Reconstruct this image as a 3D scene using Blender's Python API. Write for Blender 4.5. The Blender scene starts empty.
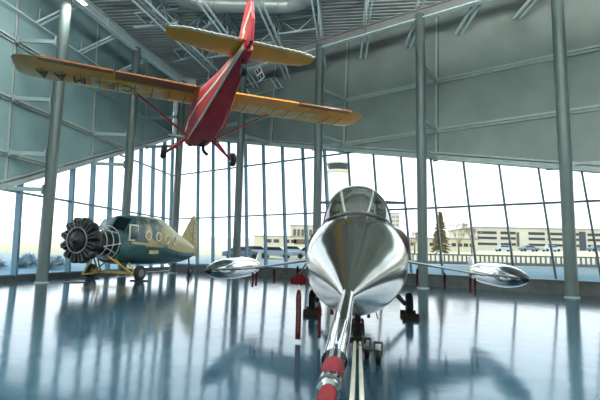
import bpy, bmesh, math, random
from mathutils import Vector, Matrix
random.seed(7)
R = math.radians
PI = math.pi
scene = bpy.context.scene
COL = scene.collection
V = Vector

# ------------------------------------------------------------------ materials
def nodes(name):
    m = bpy.data.materials.new(name); m.use_nodes = True
    nt = m.node_tree
    return m, nt, nt.nodes['Principled BSDF']

def mat(name, col, rough=0.5, metal=0.0, var=0.0, scale=4.0, bump=0.0, bscale=None, coat=0.0, spec=0.5, stretch=None, rvar=0.0):
    m, nt, b = nodes(name)
    b.inputs['Base Color'].default_value = (*col, 1)
    b.inputs['Roughness'].default_value = rough
    b.inputs['Metallic'].default_value = metal
    b.inputs['Coat Weight'].default_value = coat
    b.inputs['Coat Roughness'].default_value = 0.1
    b.inputs['Specular IOR Level'].default_value = spec
    tc = nt.nodes.new('ShaderNodeTexCoord')
    src = tc.outputs['Object']
    if stretch:
        mp = nt.nodes.new('ShaderNodeMapping'); mp.inputs['Scale'].default_value = stretch
        nt.links.new(src, mp.inputs['Vector']); src = mp.outputs['Vector']
    if var or rvar:
        n = nt.nodes.new('ShaderNodeTexNoise'); n.inputs['Scale'].default_value = scale; n.inputs['Detail'].default_value = 5
        nt.links.new(src, n.inputs['Vector'])
        if var:
            r = nt.nodes.new('ShaderNodeValToRGB')
            r.color_ramp.elements[0].position = .3; r.color_ramp.elements[1].position = .7
            r.color_ramp.elements[0].color = (*[max(0, c * (1 - var)) for c in col], 1)
            r.color_ramp.elements[1].color = (*[min(1, c * (1 + var)) for c in col], 1)
            nt.links.new(n.outputs['Fac'], r.inputs['Fac']); nt.links.new(r.outputs['Color'], b.inputs['Base Color'])
        if rvar:
            mr = nt.nodes.new('ShaderNodeMapRange')
            mr.inputs['To Min'].default_value = max(0, rough - rvar); mr.inputs['To Max'].default_value = rough + rvar
            nt.links.new(n.outputs['Fac'], mr.inputs['Value']); nt.links.new(mr.outputs['Result'], b.inputs['Roughness'])
    if bump:
        n2 = nt.nodes.new('ShaderNodeTexNoise'); n2.inputs['Scale'].default_value = bscale or scale * 3; n2.inputs['Detail'].default_value = 4
        nt.links.new(src, n2.inputs['Vector'])
        bp = nt.nodes.new('ShaderNodeBump'); bp.inputs['Strength'].default_value = bump; bp.inputs['Distance'].default_value = .02
        nt.links.new(n2.outputs['Fac'], bp.inputs['Height']); nt.links.new(bp.outputs['Normal'], b.inputs['Normal'])
    return m

def two_tone(name, c0, c1, scale, lo, hi, rough=.4, axis=None, a0=0, a1=1, coat=0, metal=0):
    """noise-mottled blend of two paint colours, optionally shifted along an object axis (worn paint)"""
    m, nt, b = nodes(name)
    tc = nt.nodes.new('ShaderNodeTexCoord')
    n = nt.nodes.new('ShaderNodeTexNoise'); n.inputs['Scale'].default_value = scale; n.inputs['Detail'].default_value = 6
    nt.links.new(tc.outputs['Object'], n.inputs['Vector'])
    val = n.outputs['Fac']
    if axis is not None:
        sp = nt.nodes.new('ShaderNodeSeparateXYZ'); nt.links.new(tc.outputs['Object'], sp.inputs[0])
        for ax, s0, s1, wgt in axis:
            mr = nt.nodes.new('ShaderNodeMapRange'); mr.inputs['From Min'].default_value = s0; mr.inputs['From Max'].default_value = s1
            mr.inputs['To Min'].default_value = -wgt; mr.inputs['To Max'].default_value = wgt
            nt.links.new(sp.outputs[ax], mr.inputs['Value'])
            ad = nt.nodes.new('ShaderNodeMath'); ad.operation = 'ADD'
            nt.links.new(val, ad.inputs[0]); nt.links.new(mr.outputs['Result'], ad.inputs[1]); val = ad.outputs[0]
    r = nt.nodes.new('ShaderNodeValToRGB')
    r.color_ramp.elements[0].position = lo; r.color_ramp.elements[1].position = hi
    r.color_ramp.elements[0].color = (*c0, 1); r.color_ramp.elements[1].color = (*c1, 1)
    nt.links.new(val, r.inputs['Fac']); nt.links.new(r.outputs['Color'], b.inputs['Base Color'])
    b.inputs['Roughness'].default_value = rough; b.inputs['Coat Weight'].default_value = coat; b.inputs['Metallic'].default_value = metal
    return m

def glass_mat(name, tint=(1, 1, 1), refl=1.0, ior=1.45):
    m = bpy.data.materials.new(name); m.use_nodes = True
    nt = m.node_tree; nt.nodes.clear()
    o = nt.nodes.new('ShaderNodeOutputMaterial'); mx = nt.nodes.new('ShaderNodeMixShader')
    t = nt.nodes.new('ShaderNodeBsdfTransparent'); t.inputs['Color'].default_value = (*tint, 1)
    g = nt.nodes.new('ShaderNodeBsdfGlossy'); g.inputs['Roughness'].default_value = .02
    f = nt.nodes.new('ShaderNodeLayerWeight'); f.inputs['Blend'].default_value = .5
    pw = nt.nodes.new('ShaderNodeMath'); pw.operation = 'POWER'; pw.inputs[1].default_value = 4.5
    nt.links.new(f.outputs['Facing'], pw.inputs[0])
    mu = nt.nodes.new('ShaderNodeMath'); mu.operation = 'MULTIPLY_ADD'; mu.inputs[1].default_value = .9 * refl; mu.inputs[2].default_value = .05 * refl
    nt.links.new(pw.outputs[0], mu.inputs[0]); nt.links.new(mu.outputs[0], mx.inputs[0])
    nt.links.new(t.outputs[0], mx.inputs[1]); nt.links.new(g.outputs[0], mx.inputs[2]); nt.links.new(mx.outputs[0], o.inputs['Surface'])
    return m

def emit(name, col, s):
    m, nt, b = nodes(name)
    b.inputs['Base Color'].default_value = (*col, 1)
    b.inputs['Emission Color'].default_value = (*col, 1); b.inputs['Emission Strength'].default_value = s
    return m

def floor_mat():
    m, nt, b = nodes('polished_floor')
    tc = nt.nodes.new('ShaderNodeTexCoord')
    n = nt.nodes.new('ShaderNodeTexNoise'); n.inputs['Scale'].default_value = .35; n.inputs['Detail'].default_value = 6
    nt.links.new(tc.outputs['Object'], n.inputs['Vector'])
    r = nt.nodes.new('ShaderNodeValToRGB'); r.color_ramp.elements[0].position = .3; r.color_ramp.elements[1].position = .7
    r.color_ramp.elements[0].color = (.015, .045, .070, 1); r.color_ramp.elements[1].color = (.035, .085, .125, 1)
    nt.links.new(n.outputs['Fac'], r.inputs['Fac']); nt.links.new(r.outputs['Color'], b.inputs['Base Color'])
    n3 = nt.nodes.new('ShaderNodeTexNoise'); n3.inputs['Scale'].default_value = 2.2; n3.inputs['Detail'].default_value = 5
    nt.links.new(tc.outputs['Object'], n3.inputs['Vector'])
    mr = nt.nodes.new('ShaderNodeMapRange'); mr.inputs['To Min'].default_value = .05; mr.inputs['To Max'].default_value = .17
    nt.links.new(n3.outputs['Fac'], mr.inputs['Value']); nt.links.new(mr.outputs['Result'], b.inputs['Roughness'])
    n2 = nt.nodes.new('ShaderNodeTexNoise'); n2.inputs['Scale'].default_value = 1.6; n2.inputs['Detail'].default_value = 3
    nt.links.new(tc.outputs['Object'], n2.inputs['Vector'])
    bp = nt.nodes.new('ShaderNodeBump'); bp.inputs['Strength'].default_value = .10; bp.inputs['Distance'].default_value = .03
    nt.links.new(n2.outputs['Fac'], bp.inputs['Height']); nt.links.new(bp.outputs['Normal'], b.inputs['Normal'])
    b.inputs['IOR'].default_value = 1.45
    b.inputs['Specular IOR Level'].default_value = .45
    b.inputs['Specular Tint'].default_value = (.8, .93, 1, 1)
    return m

M = dict(
    floor=floor_mat(),
    wall=mat('wall_panel', (.245, .275, .25), .75, var=.12, scale=.5, bump=.15, bscale=14),
    wall_l=mat('wall_panel_left', (.25, .37, .375), .7, var=.12, scale=.5, bump=.15, bscale=14),
    seam=mat('panel_seam', (.12, .14, .14), .7),
    rail=mat('girt', (.40, .45, .43), .5, var=.1),
    deck=mat('roof_deck', (.33, .36, .35), .5, metal=.0, var=.15, scale=.8),
    truss=mat('truss_paint', (.66, .76, .75), .4, var=.08),
    web=mat('truss_web_paint', (.42, .50, .50), .5),
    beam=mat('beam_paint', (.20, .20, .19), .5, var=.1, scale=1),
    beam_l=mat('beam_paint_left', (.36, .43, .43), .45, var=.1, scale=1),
    column=mat('column_paint', (.10, .128, .12), .42, var=.06, scale=1.5, coat=.2),
    strut=mat('strut_paint', (.36, .43, .43), .45),
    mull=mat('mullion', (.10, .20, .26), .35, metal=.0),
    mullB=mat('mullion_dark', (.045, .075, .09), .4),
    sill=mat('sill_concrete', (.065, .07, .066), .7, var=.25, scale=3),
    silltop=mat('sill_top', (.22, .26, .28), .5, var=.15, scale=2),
    glass=glass_mat('window_glass', (.98, .99, .99), .25),
    duct=mat('duct_metal', (.27, .29, .28), .35, metal=.35, var=.1, scale=1),
    lamp=emit('lamp_tube', (1, .98, .92), 6),
    white=mat('white_paint', (.8, .8, .78), .5),
    ghost=mat('ghost_print', (.30, .20, .12), .6),
    faded=mat('faded_print', (.34, .16, .15), .6),
    black=mat('black_paint', (.012, .013, .014), .45),
    rubber=mat('rubber', (.015, .016, .017), .65, bump=.2, scale=10),
    # fighter
    alu=mat('bare_aluminium', (.42, .43, .39), .13, metal=1.0, var=.06, scale=1.3, rvar=.03),
    alu2=mat('polished_aluminium', (.62, .64, .65), .07, metal=1.0),
    alud=mat('dull_aluminium', (.42, .44, .44), .35, metal=1.0),
    wingm=mat('wing_skin', (.26, .28, .28), .4, metal=.8),
    canopy=glass_mat('canopy_glass', (.36, .40, .355), 1.0, 1.5),
    sleeve=glass_mat('clear_sleeve', (.9, .93, .93), 1.6, 1.5),
    frame=mat('canopy_frame', (.16, .18, .16), .4, metal=.5),
    cockpit=mat('cockpit_trim', (.05, .055, .05), .7),
    redcov=mat('red_cover', (.13, .005, .009), .8, spec=.2, var=.25, scale=6, bump=.3, bscale=12),
    redtag=mat('red_tag', (.12, .006, .009), .7, var=.2, scale=6),
    dkred=mat('dark_red_cover', (.035, .008, .009), .6),
    tow=mat('tow_bar_paint', (.72, .66, .52), .4, var=.1),
    chock=mat('chock_wood', (.07, .04, .025), .7, var=.2, scale=10),
    # red plane
    redp=mat('red_fabric', (.48, .035, .045), .5, var=.18, scale=1.6, bump=.08, bscale=5, spec=.3),
    orange=two_tone('orange_fabric', (.80, .27, .006), (.90, .37, .012), 1.4, .35, .7, .38, coat=.3),
    orange_d=mat('aileron_orange', (.28, .075, .006), .4, coat=.2),
    cream=mat('cream_paint', (.72, .66, .52), .45, var=.1, scale=8),
    worn=two_tone('worn_fabric', (.74, .60, .36), (.78, .34, .03), 2.2, .42, .60, .45),
    # bush plane
    teal=two_tone('teal_paint', (.007, .045, .052), (.022, .095, .10), 1.2, .3, .75, .32, coat=.4),
    upper=two_tone('teal_gold_paint', (.022, .075, .080), (.46, .35, .10), 1.5, .38, .57, .35, axis=[('X', .6, -5.6, .36)], coat=.3),
    gold=two_tone('gold_fabric', (.40, .31, .12), (.60, .50, .22), 4, .35, .65, .5),
    yellow=mat('yellow_paint', (.55, .38, .06), .45, var=.15),
    engine=mat('engine_black', (.022, .021, .022), .45, metal=.3, var=.3, scale=9),
    engine2=mat('engine_brown', (.04, .032, .033), .5, metal=.4, var=.3, scale=9),
    chrome=mat('tube_metal', (.55, .58, .58), .3, metal=.3),
    smoke=glass_mat('cabin_glass', (.35, .42, .42), 1.0),
    # outside
    snow=mat('snow_ground', (.42, .50, .56), .8, var=.2, scale=.25),
    build=mat('pale_concrete', (.62, .57, .45), .8, var=.06, scale=.3),
    build2=mat('cream_wall', (.66, .58, .42), .8, var=.06, scale=.3),
    tower=mat('tower_concrete', (.72, .70, .62), .8, var=.04, scale=.2),
    win=mat('dark_opening', (.035, .036, .038), .5),
    brown=mat('brown_panel', (.15, .10, .065), .7),
    fence=mat('guardrail_concrete', (.30, .30, .29), .8, var=.1, scale=1),
    needle=mat('conifer_needles', (.22, .16, .07), .9, var=.3, scale=2),
    twig=mat('bare_twigs', (.36, .26, .17), .9),
    bark=mat('bark', (.09, .065, .05), .9),
    car1=mat('car_paint_blue', (.12, .18, .24), .3, coat=.5),
    car2=mat('car_paint_pale', (.45, .52, .56), .3, coat=.5),
    carglass=mat('car_glass', (.03, .045, .055), .1),
)

# ------------------------------------------------------------------ mesh builder
class MB:
    def __init__(self): self.v = []; self.f = []
    def add(self, vs, fs):
        o = len(self.v); self.v += [V(p) for p in vs]; self.f += [[i + o for i in f] for f in fs]; return self
    def box(self, c, s, m=None):
        hx, hy, hz = s[0] / 2, s[1] / 2, s[2] / 2
        vs = [V((x * hx, y * hy, z * hz)) for x in (-1, 1) for y in (-1, 1) for z in (-1, 1)]
        if m is not None: vs = [m @ p for p in vs]
        vs = [p + V(c) for p in vs]
        return self.add(vs, [(0, 1, 3, 2), (4, 6, 7, 5), (0, 4, 5, 1), (2, 3, 7, 6), (0, 2, 6, 4), (1, 5, 7, 3)])
    def bar(self, p0, p1, w, h, up=(0, 0, 1)):
        """rectangular bar from p0 to p1: w across, h along up"""
        p0, p1, up = V(p0), V(p1), V(up); d = (p1 - p0).normalized()
        s = d.cross(up)
        if s.length < 1e-5: s = d.cross(V((1, 0, 0)))
        s.normalize(); u = s.cross(d).normalized()
        vs = []
        for p in (p0, p1):
            for a, b in ((-1, -1), (1, -1), (1, 1), (-1, 1)): vs.append(p + s * a * w / 2 + u * b * h / 2)
        return self.add(vs, [(3, 2, 1, 0), (4, 5, 6, 7), (0, 1, 5, 4), (1, 2, 6, 5), (2, 3, 7, 6), (3, 0, 4, 7)])
    def loft(self, rings, cap0=True, cap1=True, closed=True):
        n = len(rings[0]); vs = [p for r in rings for p in r]; fs = []
        for i in range(len(rings) - 1):
            for j in range(n if closed else n - 1):
                k = (j + 1) % n
                fs.append((i * n + j, i * n + k, (i + 1) * n + k, (i + 1) * n + j))
        if cap0: fs.append(tuple(reversed(range(n))))
        if cap1: fs.append(tuple((len(rings) - 1) * n + j for j in range(n)))
        return self.add(vs, fs)
    def lathe(self, prof, o=(0, 0, 0), axis=(0, 0, 1), seg=24, cap=True):
        o, a = V(o), V(axis).normalized()
        s = a.orthogonal().normalized(); t = a.cross(s)
        rings = [[o + a * z + (s * math.cos(2 * PI * k / seg) + t * math.sin(2 * PI * k / seg)) * max(r, 1e-4) for k in range(seg)] for z, r in prof]
        return self.loft(rings, cap, cap)
    def tube(self, p0, p1, r0, r1=None, seg=12):
        p0, p1 = V(p0), V(p1); d = p1 - p0
        return self.lathe([(0, r0), (d.length, r0 if r1 is None else r1)], p0, d, seg)
    def path(self, pts, r, seg=10):
        pts = [V(p) for p in pts]; rings = []; prev = None
        for i, p in enumerate(pts):
            d = (pts[min(i + 1, len(pts) - 1)] - pts[max(i - 1, 0)]).normalized()
            s = d.orthogonal().normalized() if prev is None else (prev - d * prev.dot(d)).normalized()
            prev = s; t = d.cross(s); rr = r[i] if isinstance(r, (list, tuple)) else r
            rings.append([p + (s * math.cos(2 * PI * k / seg) + t * math.sin(2 * PI * k / seg)) * rr for k in range(seg)])
        return self.loft(rings)
    def torus(self, o, axis, R_, r, seg=32, s2=10):
        a = V(axis).normalized(); s = a.orthogonal().normalized(); t = a.cross(s); o = V(o); rings = []
        for i in range(seg + 1):
            c = s * math.cos(2 * PI * i / seg) + t * math.sin(2 * PI * i / seg)
            rings.append([o + c * (R_ + r * math.cos(2 * PI * k / s2)) + a * r * math.sin(2 * PI * k / s2) for k in range(s2)])
        return self.loft(rings, False, False)
    def prism(self, poly, d):
        d = V(d); n = len(poly); vs = [V(p) for p in poly] + [V(p) + d for p in poly]
        fs = [tuple(reversed(range(n))), tuple(range(n, 2 * n))] + [(i, (i + 1) % n, (i + 1) % n + n, i + n) for i in range(n)]
        return self.add(vs, fs)
    def build(self, name, m, parent=None, bevel=0, smooth=38):
        me = bpy.data.meshes.new(name); bm = bmesh.new()
        vs = [bm.verts.new(p) for p in self.v]
        for f in self.f:
            try: bm.faces.new([vs[i] for i in f])
            except ValueError: pass
        bmesh.ops.remove_doubles(bm, verts=bm.verts, dist=1e-5)
        if bevel: bmesh.ops.bevel(bm, geom=list(bm.edges), offset=bevel, segments=2, affect='EDGES', profile=.5)
        bmesh.ops.recalc_face_normals(bm, faces=bm.faces)
        for e in bm.edges: e.smooth = len(e.link_faces) == 2 and e.calc_face_angle(0) < R(smooth)
        for f in bm.faces: f.smooth = True
        bm.to_mesh(me); bm.free()
        me.materials.append(m)
        o = bpy.data.objects.new(name, me); COL.objects.link(o)
        if parent is not None: o.parent = parent
        return o

def tag(o, label=None, cat=None, group=None, kind=None):
    if label: o['label'] = label
    if cat: o['category'] = cat
    if group: o['group'] = group
    if kind: o['kind'] = kind
    return o
def thing(name, label, cat, loc=(0, 0, 0), rz=0, group=None, mtx=None, kind=None):
    o = bpy.data.objects.new(name, None); o.empty_display_size = .2; COL.objects.link(o)
    if mtx is not None: o.matrix_world = mtx
    else: o.location = loc; o.rotation_euler = (0, 0, rz)
    return tag(o, label, cat, group, kind)
def struct(name, mb, m, **k):
    return tag(mb.build(name, m, **k), kind='structure')
def copy_tree(o, parent=None):
    c = o.copy(); COL.objects.link(c); c.parent = parent
    for ch in list(o.children): copy_tree(ch, c)
    return c
def lettering(text, size, depth, m, parent, mtx, name='lettering', bold=0):
    cu = bpy.data.curves.new(name + '_outline', 'FONT'); cu.body = text; cu.size = size; cu.extrude = depth; cu.offset = bold; cu.align_x = 'CENTER'; cu.align_y = 'CENTER'
    tmp = bpy.data.objects.new('text_outline', cu); COL.objects.link(tmp)
    dg = bpy.context.evaluated_depsgraph_get(); dg.update()
    me = bpy.data.meshes.new_from_object(tmp.evaluated_get(dg))
    bpy.data.objects.remove(tmp); bpy.data.curves.remove(cu)
    me.transform(mtx); me.materials.clear(); me.materials.append(m)
    o = bpy.data.objects.new(name, me); COL.objects.link(o); o.parent = parent
    return o

# ------------------------------------------------------------------ camera
CAM = V((0, 0, 1.7))
cd = bpy.data.cameras.new('camera'); cd.sensor_width = 36; cd.lens = 27; cd.clip_start = .03; cd.clip_end = 2000
cam = bpy.data.objects.new('camera', cd); COL.objects.link(cam)
cam.matrix_world = Matrix.Translation(CAM) @ Matrix.Rotation(R(90 + 6.84), 4, 'X') @ Matrix.Rotation(R(1.2), 4, 'Z')
scene.camera = cam

# ------------------------------------------------------------------ hall geometry (metres, camera above the origin, +y into the hall)
oB, dB, lB = V((-8.62, 38.757)), V((1.551, -1.126)), V((-.060, .100))      # right-hand glass wall: origin, one bay, lean per metre
oL, dL, lL = V((-14.639, 23.532)), V((.342, 2.028)), V((-.041, .019))      # left-hand glass wall
T1, T2, TOP = 4.62, 8.737, 17.7
RAILS = (6.55, 9.45, 12.65)
nB = V((dB.y, -dB.x, 0)).normalized();  nB = -nB if nB.y < 0 else nB        # outward
nL = V((-dL.y, dL.x, 0)).normalized()
def wB(t, h, off=0): p = oB + dB * t + lB * h; return V((p.x, p.y, h)) + nB * off
def wL(t, h, off=0): p = oL + dL * t + lL * h; return V((p.x, p.y, h)) + nL * off
def headB(t): return 11.83 - .375 * t
def headL(t): return 5.17 + .815 * t
tBc, tLc = -1.9, 8.75                                                        # both walls meet here
tBe, tLe = 24.0, -15.0

mb = MB(); mb.add([(-45, -45, 0), (45, -45, 0), (45, 42.5, 0), (-45, 42.5, 0), (-45, -45, -.2), (45, -45, -.2), (45, 42.5, -.2), (-45, 42.5, -.2)],
                  [(0, 1, 2, 3), (7, 6, 5, 4), (0, 4, 5, 1), (1, 5, 6, 2), (2, 6, 7, 3), (3, 7, 4, 0)])
# floor cut to the building outline
out = [wB(tBc, 0, .3), wB(tBe, 0, .3), V((wB(tBe, 0).x, -16, 0)), V((wL(tLe, 0).x, -16, 0)), wL(tLe, 0, .3)]
fl = MB(); fl.prism([(p.x, p.y, 0) for p in out], (0, 0, -.3)); struct('floor', fl, M['floor'])

def wall_poly(fn, ts, heads, th, name, m):
    """solid wall from the sloping window head up to the roof"""
    mb = MB(); n = len(ts)
    inn = [fn(t, h, 0) for t, h in zip(ts, heads)] + [fn(t, TOP, 0) for t in reversed(ts)]
    outw = [fn(t, h, th) for t, h in zip(ts, heads)] + [fn(t, TOP, th) for t in reversed(ts)]
    k = len(inn); fs = []
    for i in range(n - 1):
        a, b, c, d = i, i + 1, k - 2 - i, k - 1 - i
        fs.append((a, b, c, d)); fs.append((a + k, d + k, c + k, b + k))
    for i in range(k): fs.append((i, (i + 1) % k, (i + 1) % k + k, i + k))
    mb.add(inn + outw, fs)
    return struct(name, mb, m)
tsB = [tBc, 2, 6, 10, 14, 18, 22, tBe]
wallB = wall_poly(wB, tsB, [headB(t) for t in tsB], .3, 'wall_back', M['wall'])
tsL = [-5.9, -2, 2, 5, tLc]
wallL = wall_poly(wL, tsL, [max(.35, headL(t)) for t in tsL], .3, 'wall_left', M['wall_l'])
mb = MB(); mb.prism([wL(-5.9, 0), wL(-5.9, TOP), wL(tLe, TOP), wL(tLe, 0)], nL * .3); mb.build('panel', M['wall_l'], wallL)
# vertical panel seams
def seams(fn, n, ts, head, parent, d, sk=0):
    for t in ts:
        ta, tb_ = t + (head(t) - 10) * sk, t + (TOP - 10) * sk
        mb = MB(); mb.bar(fn(ta, head(t) + .1, -.03), fn(tb_, TOP, -.03), .13, .06, n); mb.build('seam', M['rail'], parent)
        mb = MB(); mb.bar(fn(ta + .06, head(t) + .1, -.01), fn(tb_ + .06, TOP, -.01), .05, .03, n); mb.build('seam_shadow_gap', M['seam'], parent)
seams(wB, nB, (.95, 4.42, 7.9, 11.32, 14.75, 18.2), headB, wallB, dB, .056)
seams(wL, nL, (-3.9, -.5, 2.9, 6.25), headL, wallL, dL)
# horizontal girts
ti = 0
def trim(mb, m):
    global ti
    ti += 1; return struct('trim_%d' % ti, mb, m)
def girt(fn, n, h, t0, t1):
    mb = MB(); mb.bar(fn(t0, h, -.08), fn(t1, h, -.08), .2, .12, (0, 0, 1)); mb.bar(fn(t0, h - .13, -.04), fn(t1, h - .13, -.04), .09, .14, (0, 0, 1)); trim(mb, M['rail'])
for h in RAILS:
    girt(wB, nB, h, max(tBc + .1, (11.83 - h) / .375 + .1), tBe)
    girt(wL, nL, h, tLe, min(tLc - .1, (h - 5.17) / .815 - .1))
# sloping heads over the glazing
for fn, t0, t1, hd in ((wB, tBc + .05, tBe, headB), (wL, -5.9, tLc - .05, headL)):
    mb = MB(); mb.bar(fn(t0, hd(t0) + .08, -.05), fn(t1, hd(t1) + .08, -.05), .42, .26); mb.bar(fn(t0, hd(t0) + .36, -.1), fn(t1, hd(t1) + .36, -.1), .14, .1); trim(mb, M['rail'])
# concrete sill along the back glazing, low kerb along the left
mb = MB()
ring = lambda t, a, h: [wB(t, 0, .15), wB(t, h, .15), wB(t, h, -a), wB(t, h - .08, -a), wB(t, h - .08, -a + .05), wB(t, 0, -a + .05)]
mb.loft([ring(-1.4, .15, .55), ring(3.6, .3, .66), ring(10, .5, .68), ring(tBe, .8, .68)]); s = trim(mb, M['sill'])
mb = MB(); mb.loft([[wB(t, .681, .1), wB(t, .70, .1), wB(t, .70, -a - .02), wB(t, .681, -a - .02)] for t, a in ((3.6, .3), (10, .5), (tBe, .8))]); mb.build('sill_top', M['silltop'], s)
mb = MB(); mb.bar(wL(-6, .14, 0), wL(tLc - .1, .14, 0), .34, .28); trim(mb, M['sill'])

# glazing: every bay a window of its own
wi = 0
def bay(fn, n, t0, t1, hd, foot, mull_m, mw, md):
    global wi
    wi += 1
    w = thing('window_%d' % wi, None, None, fn((t0 + t1) / 2, foot), kind='structure')
    inv = Matrix.Translation(-w.location)
    def pt(t, h, off=0): return fn(t, h, off) - w.location
    if hd(t0) > foot + .05:
        mb = MB(); mb.bar(pt(t0, foot - .1), pt(t0, hd(t0)), mw, md, n); mb.build('mullion', mull_m, w)
    h0, h1 = max(hd(t0), foot + .01), max(hd(t1), foot + .01)
    mb = MB(); mb.prism([pt(t0, foot, .04), pt(t1, foot, .04), pt(t1, h1, .04), pt(t0, h0, .04)], n * .02); mb.build('pane', M['glass'], w)
    for T in (T1, T2, foot + .05):
        a, b = t0, t1
        sl = (hd(t1) - hd(t0)) / (t1 - t0); tc = t0 + (T - hd(t0)) / sl
        if hd(t0) < T and hd(t1) < T: continue
        if hd(t0) < T: a = tc
        if hd(t1) < T: b = tc
        mb = MB(); mb.bar(pt(a, T), pt(b, T), .12, .11); mb.build('transom', mull_m, w)
bay(wB, nB, tBc, 0, headB, .55, M['mull'], .16, .3)
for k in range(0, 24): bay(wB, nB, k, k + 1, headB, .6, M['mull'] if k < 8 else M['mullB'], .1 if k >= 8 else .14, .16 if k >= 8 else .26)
for k in range(-5, 8): bay(wL, nL, k, k + 1, headL, .25, M['mull'], .16, .3)
bay(wL, nL, 8, tLc, headL, .25, M['mull'], .16, .3)
# rear and side closing walls (out of frame; the hall continues behind the photographer)
a = wB(tBe, 0); b = wL(tLe, 0)
mb = MB(); mb.box((a.x + .15, (a.y - 16) / 2, TOP / 2), (.3, a.y + 16, TOP)); struct('wall_right', mb, M['wall'])
mb = MB(); mb.box(((a.x + b.x) / 2, -16.15, TOP / 2), (a.x - b.x + 1, .3, TOP)); struct('wall_rear', mb, M['wall'])
mb = MB(); mb.box((b.x - .3, (b.y - 16) / 2, TOP / 2), (.3, b.y + 16, TOP)); struct('wall_side', mb, M['wall_l'])

# corrugated roof deck, ribs across the trusses
jd = V((.128, .992, 0)).normalized(); js = V((jd.y, -jd.x, 0))
mb = MB(); prof = []; u = -20.0
while u < 48:
    prof += [(u, TOP), (u + .17, TOP), (u + .21, TOP + .09), (u + .36, TOP + .09)]; u += .40
vs = []
for uu, z in prof:
    for s in (-24, 36): p = jd * uu + js * s; vs.append((p.x, p.y, z))
mb.add(vs, [(2 * i, 2 * i + 1, 2 * i + 3, 2 * i + 2) for i in range(len(prof) - 1)])
dk = mb.build('ceiling', M['deck'], smooth=20); tag(dk, kind='structure')
mb = MB(); p = [jd * a + js * b for a, b in ((-20, -24), (-20, 36), (48, 36), (48, -24))]
mb.prism([(q.x, q.y, TOP + .12) for q in p], (0, 0, .25)); mb.build('roof_slab', M['beam'], dk)

# ------------------------------------------------------------------ columns with struts
cB = [V((-4.5 + 5.62 * k, 32.7 - 4.02 * k, 0)) for k in range(5)]
cL = [V((-12.85, 22.9, 0)), V((-11.5, 29.7, 0)), V((-9.85, 35.7, 0))]
CT = 15.65
def column(p, label, struts, r=.275):
    c = thing('column', label, 'column', p, kind='thing')
    mb = MB(); mb.lathe([(0, r), (CT - .02, r)], seg=28); mb.build('shaft', M['column'], c)
    mb = MB(); mb.lathe([(0, r + .05), (.05, r + .05), (.06, r)], seg=28); mb.build('base_ring', M['strut'], c)
    for q in struts:
        q = q - p; d = V((q.x, q.y, 0)).normalized(); a = V((0, 0, q.z)) + d * (r - .02)
        mb = MB(); mb.bar(a, q, .14, .2); s = mb.build('strut', M['strut'], c)
        mb = MB(); mb.bar(a + d * .03, a + d * .09, .34, .46); mb.build('flange_plate', M['strut'], s)
        mb = MB(); mb.bar(q - d * .14, q - d * .05, .3, .34); mb.build('flange_plate', M['strut'], s)
    return c
def js_(fn, t, hs): return [fn(t + (.056 * (h - 10) if fn is wB else 0), h, -.1) for h in hs]
column(cL[0], 'grey round column at far left, nearest the camera, beside the yellow wing tip', js_(wL, -.5, (12.65, 9.45, 6.55, 4.7)))
column(cL[1], 'grey round column rising behind the dark green fuselage', js_(wL, 2.9, (12.65, 9.45, 7.4)))
column(cL[2], 'grey round column in the far corner behind the gold tail fin', js_(wL, 6.25, (12.65, 10.2)))
column(cB[0], 'grey round column seen just right of the hanging red aircraft fuselage', js_(wB, 4.42, (12.65, 10.4)))
column(cB[1], 'grey round column standing directly behind the silver jet canopy', js_(wB, 7.9, (12.65, 9.45, 8.8)))
column(cB[2], 'grey round column between the jet fuselage and its right tip tank', js_(wB, 11.32, (12.65, 9.45, 7.6)))
column(cB[3], 'grey round column at far right, to the right of the tip tank', [])
# perimeter beams on the column heads
def beam(pts, m, label):
    b = thing('roof_beam', label, 'beam', (pts[0].x, pts[0].y, CT))
    q = [p - pts[0] for p in pts]
    mb = MB(); 
    for i in range(len(q) - 1): mb.bar(q[i] + V((0, 0, .0)), q[i + 1], .08, .52)
    mb.build('web', m, b)
    for dz in (-.28, .28):
        mb = MB()
        for i in range(len(q) - 1): mb.bar(q[i] + V((0, 0, dz)), q[i + 1] + V((0, 0, dz)), .34, .06)
        mb.build('flange', M['truss'] if dz < 0 else m, b)
    mb = MB()
    for i in range(len(q) - 1):
        L = (q[i + 1] - q[i]).length; d = (q[i + 1] - q[i]).normalized()
        for k in range(1, int(L / 3.45) + 1): mb.bar(q[i] + d * (k * 3.45 - .02) - V((0, 0, .26)), q[i] + d * (k * 3.45 - .02) + V((0, 0, .26)), .3, .03, d)
    mb.build('stiffener', m, b)
up = V((0, 0, CT + .34))
stepB = V((5.62, -4.02, 0))
dcl = (cL[0] - cL[1]).normalized()
corner = V((-8.6, 36.2, 0))
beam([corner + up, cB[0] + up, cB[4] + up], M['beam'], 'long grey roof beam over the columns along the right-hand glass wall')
beam([corner + up + V((-.3, 0, 0)), cL[2] + up, cL[1] + up, cL[0] + up, cL[0] + dcl * 22 + up], M['beam_l'], 'long grey-blue roof beam above the left-hand columns')

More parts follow.
